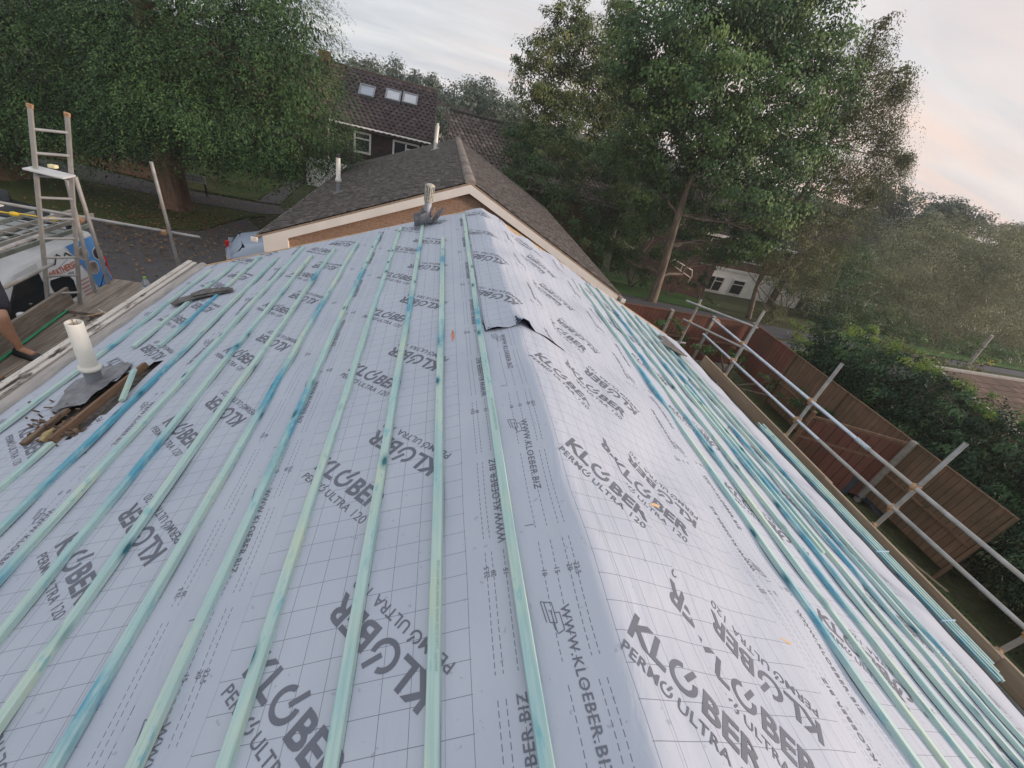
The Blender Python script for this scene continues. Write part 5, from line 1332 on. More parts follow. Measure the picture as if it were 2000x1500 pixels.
# ------------------------------------------------------------------ fences
def fences():
    GY = 10.35; T = 1.78
    f = thing('garden_fence', (6, GY, 0), 'red brown board fence with concrete posts along the back of the garden', 'fence')
    xs = [1.2, 3.05, 4.9, 6.75, 8.6, 9.32] ; px = [3.0, 4.78, 6.45, 7.85, 9.32]
    px = [1.2, 3.0, 4.78, 6.40, 7.84, 9.32]
    for a, b in zip(px[:-1], px[1:]):
        mb = MB(); mb.box(((a+b)/2, GY, 1.02), (b-a-.1, .03, 1.45)); mb.box(((a+b)/2, GY, 1.77), (b-a-.08, .07, .035)); mb.build('fence_panel', M_fence, f)
        mb = MB(); mb.box(((a+b)/2, GY-.03, 1.02), (b-a-.1, .035, .045)); mb.build('fence_rail', M_brownw, f)
        mb = MB(); mb.box(((a+b)/2, GY, .15), (b-a-.1, .05, .28)); mb.build('gravel_board', M_conc, f)
    for x in px:
        mb = MB(); mb.box((x, GY, .92), (.10, .11, 1.80), bev=.012); mb.build('fence_post', M_conc, f)
    f = thing('garden_fence', (9.35, 5, 0), 'weathered tan board fence with concrete posts running beside the tall hedge', 'fence')
    ys = [10.25, 8.5, 6.75, 5.0, 3.15]
    for k, (a, b) in enumerate(zip(ys[:-1], ys[1:])):
        mb = MB(); mb.box((9.35, (a+b)/2, 1.0), (.03, a-b-.1, 1.55)); mb.box((9.35, (a+b)/2, 1.79), (.06, a-b-.08, .03)); mb.build('fence_panel', M_fence if k == 0 else M_fenceT, f)
        if k != 0:
            mb = MB(); mb.box((9.32, (a+b)/2, .9), (.03, a-b-.1, .04)); mb.build('fence_rail', M_brownw, f)
    for k, y in enumerate(ys[1:]):
        mb = MB(); w_ = .11 if k == 2 else .06; mb.box((9.33, y, .90), (w_, w_, 1.82), bev=.008); mb.build('fence_post', M_conc if k == 2 else M_fenceT, f)
    # cross fence and rubbish by the compost corner
    c = thing('low_fence', (8.6, 5.2, 0), 'short dark cross fence beside the rubbish heap in the garden corner', 'fence')
    A = Vector((9.25, 5.05, 0)); B = Vector((7.45, 5.75, 0))
    for z in (1.72, 1.2):
        mb = MB(); mb.bar(A+Vector((0, 0, z)), B+Vector((0, 0, z-.05)), .035, .06); mb.build('fence_rail', M_brownw, c)
    mb = MB(); mb.bar(A+Vector((0, 0, .9)), B+Vector((0, 0, .85)), .03, 1.5); mb.build('fence_panel', M_fence, c)
    mb = MB(); mb.box(B+Vector((0, 0, .9)), (.07, .07, 1.8), bev=.005); mb.build('fence_post', M_brownw, c)
fences()
def rubbish():
    a = atZ(1655, 948, .05); b = atZ(1693, 872, 1.3); mb = MB(); mb.bar(a, b, .09, .03, up=(1, 0, 0), bev=.003); o = mb.build('timber_plank', M_conc, None); tagp(o, 'longest pale plank leaning upright on the garden rubbish heap', 'plank')
    a = atZ(1662, 945, .05); b = atZ(1682, 905, .7); mb = MB(); mb.bar(a, b, .08, .03, up=(1, 0, 0), bev=.003); o = mb.build('timber_plank', M_conc, None); tagp(o, 'shorter pale plank leaning against the longest plank', 'plank')
    a = atZ(1688, 928, .5); b = atZ(1702, 918, .55); mb = MB(); mb.bar(a, b, .12, .03, bev=.003); o = mb.build('timber_plank', M_cleanw, None); tagp(o, 'stubby pale offcut lying flat on the dark tarpaulin', 'plank')
    c = atZ(1700, 950, .15); R = random.Random(5); vs = []; n = 13
    for j in range(n):
        for i in range(n):
            x = (i/(n-1)-.5)*1.9; y = (j/(n-1)-.5)*1.5; vs.append((c.x+x*.8-y*.3, c.y+y*.9+x*.25, .02+.35*math.exp(-(x*x+y*y)*1.6)+R.uniform(0, .06)))
    mb = MB(); mb.add(vs, [(j*n+i, j*n+i+1, (j+1)*n+i+1, (j+1)*n+i) for j in range(n-1) for i in range(n-1)]); o = mb.build('tarpaulin', simple('dark_blue_tarp', (.025, .035, .05), .5, .4, 8, bump=.5), None, fix=False); tagp(o, 'crumpled dark blue tarpaulin on the garden rubbish heap', 'tarpaulin')
    c = atZ(1690, 965, .12); mb = MB(); mb.box(c, (.28, .75, .03), Euler((.05, .1, .5)).to_matrix(), bev=.004); o = mb.build('painted_board', simple('peeling_turquoise_board', (.40, .48, .45), .7, .6, 7), None); tagp(o, 'peeling pale turquoise board lying on the grass by the tarpaulin', 'board')
    c = atZ(1645, 930, .3); mb = MB(); mb.box(c, (.55, .6, .5), Euler((0, 0, .4)).to_matrix(), bev=.05); mb.box(c+Vector((0, 0, .27)), (.6, .65, .05), Euler((0, 0, .4)).to_matrix(), bev=.02); o = mb.build('storage_box', simple('grey_blue_plastic', (.06, .075, .09), .4, .2, 5), None); tagp(o, 'dark grey lidded storage box beside the leaning planks', 'box')
    mb = MB(); mb.bar(atZ(1763, 1083, .05), atZ(1850, 1155, .35), .06, .02, bev=.002); o = mb.build('timber_lath', M_ply, None); tagp(o, 'thin brown lath lying on the grass below the scaffold toe board', 'lath')
rubbish()

# ------------------------------------------------------------------ houses further off
def window_unit(parent, c, w, h, ax, nrm, panes=2, frame=.07, m=None):
    """frame with casements; ax along the wall, nrm outward"""
    c = Vector(c); ax = Vector(ax).normalized(); nrm = Vector(nrm).normalized(); R = Matrix((ax, nrm, ax.cross(nrm))).transposed(); up = Vector((0, 0, 1))
    mb = MB(); m = m or M_upvc
    for s in (-1, 1): mb.box(c+ax*s*(w/2-frame/2)+nrm*.03, (frame, .07, h), R)
    for s in (-1, 1): mb.box(c+up*s*(h/2-frame/2)+nrm*.031, (w-2*frame, .07, frame), R)
    for k in range(1, panes): mb.box(c+ax*(-w/2+w*k/panes)+nrm*.032, (frame*.8, .06, h-2*frame), R)
    mb.box(c+ax*(w/2-w/panes/2)+up*(h*.18)+nrm*.030, (w/panes-frame, .05, frame*.7), R)
    o = mb.build('window', m, parent)
    mb = MB(); mb.box(c+nrm*.008, (w-frame, .02, h-frame), R); mb.build('pane', M_glass, o); return o
def house3():
    # tall house with three roof lights behind the neighbour's roof: facade toward us, slightly turned
    Y = 28.0
    eL, eR = atY(600, 219, Y), atY(838, 283, Y); eR.z = eL.z = (eL.z+eR.z)/2
    g = thing('house', (eR.x-3, Y+3, ground_z(-4, Y)), 'brown tile hung house with three rooflights behind the brick bungalow', 'house')
    E = eL.z-.05; x1 = eR.x; x0 = x1-12.0; RY = Y+4.6; RZ_ = 5.50
    sl = Vector((0, RY-Y, RZ_-E)); L = sl.length; us = sl.normalized(); nn = Vector((0, -us.z, us.y))
    for (a, b, mt, dz, nm) in ((x1-5.35, x1+.15, M_tileF, 0, 0), (x0-3, x1-5.37, M_tileP, .04, 1)):
        mb = MB(); tint = []
        tiled_slope(mb, (a, Y-.25, E-.05+dz-.2*us.z/us.y*0), (1, 0, 0), tuple(us), tuple(nn), b-a, L+.1, .30, .31, .045, tint, jit=.25, gap=.012, curved=True)
        mb.prism([(a, Y-.25, E-.08+dz), (a, RY, RZ_-.05+dz), (a, RY+5, E-.1+dz), (a, RY+4.9, E-.3)], (b-a, 0, 0)); tint += [.3]*6
        tile_obj('roof', mb, tint, mt, g)
        mb = MB(); mb.tube((a, RY, RZ_+dz), (b, RY, RZ_+dz), .11, 10); mb.build('ridge_tiles', M_tileP, g)
    mb = MB(); mb.box(((x0+x1)/2-1.6, Y+4.4, (E-2)/2+.0), (x1-x0+3.0, 8.6, E+2-.02)); mb.build('wall', M_brickd, g)
    # tile hanging on the first floor
    mb = MB(); tint = []; tiled_slope(mb, (x1-5.3, Y+.09, E-2.3), (1, 0, 0), (0, 0, 1), (0, -1, 0), 5.2, 2.28, .2, .13, .02, tint, jit=.5); tile_obj('tile_hanging', mb, tint, m_tiles('dark_brown_hanging_tiles', (.045, .028, .028), (.06, .038, .038), (.08, .05, .05), .05), g)
    mb = MB(); mb.box(((x1-5.4+x1)/2+.05, Y-.12, E-.02), (5.6, .10, .16)); mb.tube((x1-5.4, Y-.2, E+.03), (x1+.1, Y-.2, E+.03), .06, 8); mb.build('fascia', M_fascia, g)
    for (ua, va), (ub, vb), pn in (((692, 249), (724, 284), 1), ((769, 264), (817, 299), 2)):
        a = atY(ua, va, Y); b = atY(ub, vb, Y); w = abs(b.x-a.x); c = Vector(((a.x+b.x)/2, Y+.02, E-.72)); window_unit(g, c, w*1.04, 1.08, (1, 0, 0), (0, -1, 0), pn, .10, M_fascia)
    for x in (x1-.35, x1-5.5):
        mb = MB(); mb.tube((x, Y-.06, E-.05), (x, Y-.06, -2), .045, 10); mb.build('downpipe', M_upvc, g)
    mb = MB(); mb.box((x1-.12, Y+.04, E-1.6), (.30, .08, 3.0)); mb.build('corner_board', M_ply, g)
    for (u, v) in ((717, 180), (768, 189), (801, 196)):
        # find the point on the roof plane
        r = ray(u, v); nn_ = nn; p0 = Vector((0, Y-.25, E)); k = nn_.dot(p0-CAMP)/nn_.dot(r); c = CAMP+r*k+nn*.05
        R = Matrix((Vector((1, 0, 0)), us, Vector((1, 0, 0)).cross(us))).transposed()
        mb = MB(); w, h = .80, .95
        for s in (-1, 1): mb.box(c+Vector((s*w/2, 0, 0)), (.09, h+.09, .16), R); mb.box(c+us*s*h/2, (w-.09, .09, .162), R)
        o = mb.build('roof_light', M_greyp, g)
        mb = MB(); mb.box(c+nn*.03, (w-.1, h-.1, .03), R); mb.build('pane', simple('painted_sky_reflection', (.55, .55, .58) if u > 750 else (.35, .38, .44), .3, .1, 2), o)  # sky reflection put into the pane's own colour
    mb = MB(); cx_, cy_ = x1-9.6, RY; mb.box((cx_+3.0, cy_, 5.5), (.6, .6, 1.1)); mb.build('chimney', m_brick('red_chimney_brick', (.40, .16, .10), (.45, .20, .13), (.3, .25, .2)), g)
    # white rendered lower wing
    a = atY(597, 312, 27.0); mb = MB(); mb.box((a.x+1.3, 28.2, a.z-1.4), (2.6, 2.4, 2.8)); mb.build('white_wing', M_white, g)
house3()
def house_roof2():
    Y = 24.0; a = atY(873, 288, Y); RYa = 28.0; r0 = atY(879, 214, RYa)
    g = thing('house', (a.x+4, Y+2, 0), 'house showing only its plain dark tiled roof right of the rooflight house', 'house')
    E = 2.2; sl = Vector((0, RYa-Y, r0.z-E)); us = sl.normalized(); nn = Vector((0, -us.z, us.y)); x0 = r0.x
    mb = MB(); tint = []; tiled_slope(mb, (x0, Y, E), (1, 0, 0), tuple(us), tuple(nn), 10.5, sl.length, .25, .27, .04, tint, jit=.5, gap=.012, curved=True)
    mb.prism([(x0, Y, E-.04), (x0, RYa, r0.z-.04), (x0, RYa+4, E)], (10.5, 0, 0)); tint += [.3]*5; tile_obj('roof', mb, tint, M_tileN, g)
    mb = MB(); mb.tube((x0, RYa, r0.z), (x0+10.5, RYa, r0.z), .10, 10); mb.build('ridge_tiles', M_tileN, g)
    mb = MB(); mb.box((x0+5.25, Y+4, .4), (10, 7.4, 3.6)); mb.build('wall', M_brickd, g)
    # white fragments of a house in the gap
    h = thing('house', (atY(850, 250, 44).x, 46, 0), 'far pale house glimpsed in the gap between the two tiled roofs', 'house')
    c = atY(852, 258, 44); mb = MB(); mb.box((c.x, 46, c.z-1.0), (5.5, 3, 4.2)); mb.build('wall', M_white, h)
    mb = MB(); mb.prism([(c.x-3, 44.3, c.z+1.1), (c.x-3, 46, c.z+2.4), (c.x-3, 47.7, c.z+1.1)], (6, 0, 0)); mb.build('roof', M_tileF, h)
    for k in range(3): window_unit(h, (c.x-1.6+1.5*k, 44.46, c.z-.3), .8, 1.2, (1, 0, 0), (0, -1, 0), 1)
house_roof2()
def terrace():
    Y = 26.0
    units = [(16.6, 24.2), (24.3, 31.0)]
    for k, (xa, xb) in enumerate(units):
        gz = -2.9-.12*k; yy = Y-.6*k; RZ_ = 4.15-.15*k; E = 1.85-.15*k
        g = thing('house', ((xa+xb)/2, yy+4, gz), ['white fronted two storey house behind the big maple, nearest the handrail', 'white fronted house with brown roof behind the birch, right of the first one'][k], 'house', 'white fronted houses behind the trees')
        mb = MB(); mb.box(((xa+xb)/2, yy+4, (gz+E)/2), (xb-xa, 8, E-gz)); mb.build('wall', M_brickd, g)
        zt = -.35-.1*k
        mb = MB(); mb.box(((xa+xb)/2, yy-.05, (gz+.35+zt)/2), (xb-xa-.3, .12, zt-gz-.35)); mb.build('white_front', M_white, g)
        mb = MB(); mb.box(((xa+xb)/2, yy-.06, zt+.10), (xb-xa-.2, .2, .16)); mb.build('fascia', M_upvc, g)
        window_unit(g, (xa+2.6, yy-.10, gz+1.55), 1.5, 1.1, (1, 0, 0), (0, -1, 0), 2); window_unit(g, (xa+4.6, yy-.10, gz+1.55), 1.1, 1.1, (1, 0, 0), (0, -1, 0), 1)
        mb = MB(); mb.box((xa+.9, yy-.13, gz+1.25), (.9, .06, 2.0), bev=.01); mb.build('door', M_upvc, g)
        window_unit(g, (xa+1.8, yy-.02, 1.0-.1*k), 1.7, 1.15, (1, 0, 0), (0, -1, 0), 2); window_unit(g, (xa+4.8, yy-.02, 1.0-.1*k), 1.7, 1.15, (1, 0, 0), (0, -1, 0), 2)
        sl = Vector((0, 4.2, RZ_-E)); us = sl.normalized(); nn = Vector((0, -us.z, us.y)); mb = MB(); tint = []
        tiled_slope(mb, (xa-.1, yy-.25, E-.1), (1, 0, 0), tuple(us), tuple(nn), xb-xa+.2, sl.length+.2, .30, .31, .045, tint, jit=.3, gap=.012, curved=True)
        mb.prism([(xa-.1, yy-.25, E-.14), (xa-.1, yy+4, RZ_-.04), (xa-.1, yy+8.3, E)], (xb-xa+.2, 0, 0)); tint += [.3]*5; tile_obj('roof', mb, tint, M_tileF, g)
        mb = MB(); mb.tube((xa-.1, yy+4, RZ_+.02), (xb+.12, yy+4, RZ_+.02), .12, 10); mb.build('ridge_tiles', M_tileP, g)
        mb = MB(); mb.box(((xa+xb)/2, yy-.3, E-.05), (xb-xa+.2, .1, .16)); mb.build('eave_gutter', M_upvc, g)
        mb = MB(); mb.tube((xb-.1, yy-.2, E), (xb-.1, yy-.2, gz), .06, 10); mb.build('downpipe', M_upvc, g)
    # steps handrail and brick wall beside it
    p = atG(1352, 560); g = thing('handrail', p, 'white tubular handrail beside steps under the big maple', 'handrail')
    Yh = 21.5
    pts = [atY(u, v, Yh) for u, v in ((1307, 512), (1318, 507), (1352, 528), (1351, 540), (1343, 552))]
    mb = MB(); mb.path(pts, .03, 8); mb.build('top_rail', M_upvc, g)
    mb = MB(); mb.tube(atY(1334, 517, Yh), atY(1328, 530, Yh), .025, 8); mb.path([atY(1307, 512, Yh), atY(1320, 522, Yh), atY(1348, 542, Yh)], .025, 8); mb.build('lower_rail', M_upvc, g)
    w = MB(); a = atY(1352, 545, 22.5); w.box((a.x-.6, 22.5, a.z-.2), (3.4, .22, 2.4)); o = w.build('brick_wall', simple('dark_red_wall', (.075, .036, .03), .9, .35, 12), None); tagp(o, 'dark red brick wall behind the white handrail', 'wall')
terrace()
def garage():
    # low brown roofed garage beyond the hedge at the right edge
    A = atZ(1862, 752, 1.1); g = thing('garage', (A.x+3, A.y-2, 0), 'low garage with shallow brown roof and pale edge beyond the hedge', 'garage')
    x0, y0 = A.x-.6, A.y+.5; W_, D = 7.0, 5.6
    mb = MB(); tint = []; us = Vector((0, 1, .16)).normalized(); nn = Vector((0, -us.z, us.y))
    tiled_slope(mb, (x0, y0-D, .55), (1, 0, 0), tuple(us), tuple(nn), W_, D, .3, .3, .03, tint, jit=.4, curved=False); mb.prism([(x0, y0-D, .5), (x0, y0, .5+D*.16), (x0, y0, .4)], (W_, 0, 0)); tint += [.3]*5
    tile_obj('roof', mb, tint, M_tileP, g)
    mb = MB(); mb.bar((x0-.05, y0+.06, .5+D*.16+.03), (x0+W_, y0+.06, .5+D*.16+.03), .14, .08); mb.bar((x0-.05, y0-D, .56), (x0-.05, y0+.1, .58+D*.16), .12, .07); mb.build('roof_edge', M_conc, g)
    mb = MB(); mb.box((x0+W_/2, y0-D/2, -.2), (W_-.3, D-.3, 1.5)); mb.build('wall', M_brickd, g)
    mb = MB(); mb.box((x0+1.6, y0-D+.08, .0), (2.2, .06, 1.0)); mb.build('door', M_dark, g)
garage()
def street_sign():
    b = atG(357, 378); g = thing('street_sign', b, 'white street name plate on two short dark legs beside the big tree trunk', 'sign')
    a = atY(355, 336, b.y); c = atY(401, 350, b.y); lo_ = atY(357, 352, b.y); h = a.z-lo_.z
    z1 = a.z; w = c.x-a.x
    mb = MB(); mb.box((a.x+w/2, b.y, z1-h/2), (w, .03, h), bev=.008); mb.build('plate', M_white, g)
    mb = MB(); mb.box((a.x+w/2, b.y-.017, z1-h/2), (w*.92, .004, h*.80)); mb.build('plate_border', simple('sign_offwhite', (.62, .60, .56), .6, .1, 5), g)
    mb = MB()
    for r in range(2):
        x = a.x+w*.10
        while x < a.x+w*.88:
            ww = random.uniform(.03, .07); mb.box((x+ww/2, b.y-.021, z1-h*(.33+.33*r)), (ww, .003, h*.13)); x += ww+.025
    mb.build('lettering', simple('worn_sign_lettering', (.32, .31, .30), .6, .1, 5), g)
    for x in (a.x+w*.08, a.x+w*.92):
        mb = MB(); mb.box((x, b.y+.03, z1/2+.0), (.06, .05, z1), bev=.005); mb.build('leg', M_dark, g)
street_sign()
def lamp_post():
    p = atG(1883, 722); g = thing('pole', p, 'pale slanting post beside yellow flowers far beyond the hedge', 'post')
    mb = MB(); t = atY(1938, 655, p.y); mb.tube(p, t, .07, 10); mb.build('shaft', M_birch, g)
lamp_post()

# ------------------------------------------------------------------ trees
def tree(label, base, name='tree', group=None, cat='tree'): return thing(name, base, label, cat, group)
# big feathery tree on the left verge
def redwood():
    # second trunk at the far left edge
    for lab, bp, Y, blobs, tr in (
        ('huge feathery dark green tree with fluted reddish trunk beside the street sign', (345, 408), 17.5,
         [(300, 120, 17.4, 150, 110), (470, 90, 17.2, 150, 100), (560, 140, 17.6, 95, 110), (610, 230, 17.8, 70, 85), (640, 290, 18.2, 45, 40), (520, 260, 16.6, 95, 75), (395, 218, 16.4, 105, 60), (300, 200, 16.8, 110, 70), (330, 20, 18, 170, 110), (540, 20, 18, 105, 95), (420, -70, 18, 190, 110), (240, 110, 18, 110, 120), (440, 262, 16.0, 60, 30), (515, 300, 16.1, 50, 28), (290, 245, 16.4, 70, 30), (565, 308, 17, 42, 30), (350, 170, 18.5, 150, 120)], (.62, .34)),
        ('second feathery tree at the left photo edge with very broad reddish trunk', (8, 345), 18.0,
         [(60, 60, 18.5, 140, 120), (-30, 120, 18, 130, 150), (110, 170, 18, 110, 90), (60, 240, 17.2, 95, 55), (150, 230, 17.4, 85, 60), (-60, 230, 17.5, 110, 60), (180, 40, 19, 100, 110), (40, -60, 19, 190, 110), (205, 270, 17.2, 60, 30), (-40, 280, 17.4, 60, 30)], (.85, .5))):
        b = atG(*bp); g = tree(lab, b, 'redwood_tree', 'feathery trees on the left verge')
        top = Vector((b.x+.3, b.y+.4, 11.5)); mb = MB()
        # fluted trunk with flared foot
        n = 22; vs = []; hs = [0, .12, .35, .8, 1.6, 2.6, 4.5, 7, 10, 11.5]; prs = [1.75, 1.35, 1.12, 1.0, .92, .86, .75, .5, .2, .05]
        for h, q in zip(hs, prs):
            for i in range(n):
                a = 2*math.pi*i/n; fl = 1+.13*math.sin(a*5+.6*h)+.06*math.sin(a*9+1)
                r = tr[1]*q*fl*1.15; vs.append((b.x+.03*h+r*math.cos(a), b.y+.03*h+r*math.sin(a), b.z-.05+h))
        mb.add(vs, [(j*n+i, j*n+(i+1) % n, (j+1)*n+(i+1) % n, (j+1)*n+i) for j in range(len(hs)-1) for i in range(n)], 0, True)
        mb.build('trunk', M_bark, g)
        bl = [pxblob(u, v, Y_, ru, rv) for u, v, Y_, ru, rv in blobs]
        bl = [(c, rx, min(rx, 1.9), rz) for c, rx, _, rz in bl]
        mb = MB()
        for c, rx, ry, rz in bl:
            h = min(9, max(2.2, c[2]-1.2)); limb(mb, (b.x+.03*h, b.y+.03*h, h), c, .10, .025, .3, 6, 7)
        mb.build('limbs', M_bark, g)
        # inner mass tinted dark as painted crown shade, lighter hanging sprays over it
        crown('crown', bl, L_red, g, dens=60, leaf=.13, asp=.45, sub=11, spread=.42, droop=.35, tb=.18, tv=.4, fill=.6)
        S, D = [], []
        for c, rx, ry, rz in bl:
            m = int(105*rx*rz+40); d = rdir(m); d[:, 1] -= .35*np.abs(d[:, 1]); d = unit(d)
            S.append(np.array(c)+d*np.array([rx, ry, rz])*(.62+.38*RNG.random(m))[:, None]); dd = d.copy(); dd[:, 2] = dd[:, 2]*.3-.12; D.append(unit(dd))
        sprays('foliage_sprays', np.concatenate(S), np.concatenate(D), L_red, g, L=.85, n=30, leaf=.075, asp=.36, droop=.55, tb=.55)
redwood()
def maple(lab, base, trunk_px, Y, blobs, mat, r0, name='maple_tree', leaf=.15, dens=46, group=None, bark=None, twigs=True, sub=13, spread=.36, tb=.5, droop=.1, fill=.35, depth=1.0):
    g = tree(lab, base, name, group); mb = MB(); bark = bark or M_bark2
    pts = [Vector(base)-Vector((0, 0, .1))]+[atY(u, v, Y+dy) for u, v, dy in trunk_px]
    rs = [r0*1.5]+[r0*(1-.75*i/len(trunk_px)) for i in range(len(trunk_px))]
    mb.path(pts, rs, 12); mb.build('trunk', bark, g)
    bl = [pxblob(u, v, Yb, ru, rv, None) for u, v, Yb, ru, rv in blobs]; bl = [(c, rx, rx*.85*depth, rz) for c, rx, _, rz in bl]
    mb = MB()
    for c, rx, ry, rz in bl:
        k = min(range(len(pts)), key=lambda i: (pts[i]-Vector(c)).length+(3 if pts[i].z > c[2] else 0)+(20 if i == 0 else 0))
        e = limb(mb, pts[k], c, rs[k]*.45, .025, .35, 7, 7)
        if twigs:
            for _ in range(4):
                d = Vector(rdir(1)[0]); d.z = abs(d.z)*.6; q = Vector(c)+Vector((d.x*rx, d.y*ry, d.z*rz))*.95; limb(mb, e[random.randint(3, 6)], q, .022, .007, .4, 4, 5)
    mb.build('limbs', bark, g)
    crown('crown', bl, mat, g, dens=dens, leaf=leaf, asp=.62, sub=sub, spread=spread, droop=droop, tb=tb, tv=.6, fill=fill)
    return g
def big_trees():
    b2 = atG(1272, 590)
    maple('largest maple with thick leaning grey trunk beyond the back fence', b2, [(1290, 540, 0), (1308, 480, 0), (1325, 420, 0), (1345, 360, .2), (1375, 290, .4), (1400, 200, .6), (1420, 90, .6)], b2.y,
          [(1330, 60, b2.y+.4, 130, 90), (1460, 40, b2.y+1, 120, 95), (1560, 90, b2.y+1, 95, 85), (1260, 130, b2.y, 90, 75), (1380, 170, b2.y-.6, 105, 70), (1500, 190, b2.y, 100, 75), (1600, 190, b2.y+.6, 75, 65), (1290, 250, b2.y+.2, 75, 60), (1400, 290, b2.y-.3, 85, 55), (1510, 300, b2.y, 85, 60), (1590, 290, b2.y+1, 60, 50), (1330, 200, b2.y+1.5, 80, 60), (1450, 250, b2.y+1.5, 80, 60), (1450, -40, b2.y+1, 170, 70), (1340, 340, b2.y+.8, 55, 42), (1450, 380, b2.y-.4, 80, 45), (1540, 390, b2.y, 60, 45), (1490, 450, b2.y-.2, 60, 42), (1385, 420, b2.y+.4, 40, 35), (1440, 480, b2.y, 40, 30), (1460, 470, b2.y, 40, 30), (1350, 470, b2.y+1, 34, 26), (1270, 350, b2.y+1.5, 55, 50), (1255, 430, b2.y+3, 44, 40), (1400, 500, b2.y+1.5, 34, 22), (1310, 400, b2.y+1.5, 48, 38), (1230, 300, b2.y+1.5, 60, 50), (1215, 500, b2.y+4.5, 40, 26), (1300, 500, b2.y+3.5, 30, 24)],
          L_map, .18, leaf=.125, dens=185, group='maples beyond the back fence')
    b1 = atG(1195, 530)
    maple('slimmer maple with thin pale trunk right behind the brick bungalow', b1, [(1203, 470, 0), (1222, 410, 0), (1245, 340, 0), (1250, 290, 0)], b1.y,
          [(1100, 80, b1.y, 55, 60), (1140, 160, b1.y, 75, 65), (1060, 170, b1.y, 60, 55), (1100, 250, b1.y, 85, 60), (1190, 110, b1.y, 60, 60), (1200, 230, b1.y-.5, 70, 55), (1020, 280, b1.y, 42, 40), (1090, 330, b1.y, 75, 45), (1180, 320, b1.y, 70, 45), (1040, 110, b1.y, 34, 32), (1128, 30, b1.y, 28, 28), (1150, 400, b1.y+1, 50, 32), (1230, 180, b1.y, 55, 60), (1090, 20, b1.y, 14, 16), (1215, 30, b1.y+1, 40, 40)],
          L_map2, .12, leaf=.125, dens=185, group='maples beyond the back fence')
    bb = atG(1462, 622)
    g = maple('weeping birch with a slim grey brown trunk right of the largest maple', bb, [(1478, 560, 0), (1510, 480, .3), (1560, 390, .5), (1620, 280, .6), (1680, 150, .8), (1710, 60, .8)], bb.y,
          [(1690, 130, bb.y+1, 42, 60), (1735, 160, bb.y+1, 40, 48), (1760, 140, bb.y+1, 22, 26), (1660, 230, bb.y+1, 55, 60), (1720, 260, bb.y+1, 45, 40), (1620, 340, bb.y+.8, 65, 50), (1690, 350, bb.y+1, 45, 38), (1750, 310, bb.y+1, 26, 24), (1560, 430, bb.y, 60, 45), (1640, 430, bb.y+.8, 42, 34), (1520, 510, bb.y-.4, 45, 38), (1590, 500, bb.y, 38, 30), (1720, 55, bb.y+1, 26, 36), (1500, 610, bb.y-.8, 22, 18)],
          L_bir, .10, 'birch_tree', leaf=.085, dens=170, bark=M_bark2, sub=18, spread=.34, droop=.5, fill=.5)
    S, D = [], []
    for u, v, r in ((1700, 90, 40), (1760, 170, 30), (1680, 200, 60), (1740, 270, 45), (1660, 320, 60), (1700, 380, 45), (1600, 420, 60), (1640, 470, 40), (1560, 520, 50), (1515, 600, 22), (1770, 305, 15), (1600, 540, 30)):
        c = atY(u, v, bb.y+.8); m = 150; S.append(np.array(c)+RNG.normal(size=(m, 3))*np.array([1, .7, .8])*np.clip(r, 0, 50)/F*18*.42); d = unit(RNG.normal(size=(m, 3))*[1, 1, .2]+[.3, 0, -1.0]); D.append(d)
    sprays('hanging_twigs', np.concatenate(S), np.concatenate(D), L_bir, g, L=.9, n=30, leaf=.075, asp=.5, droop=.8, tb=.5)
big_trees()
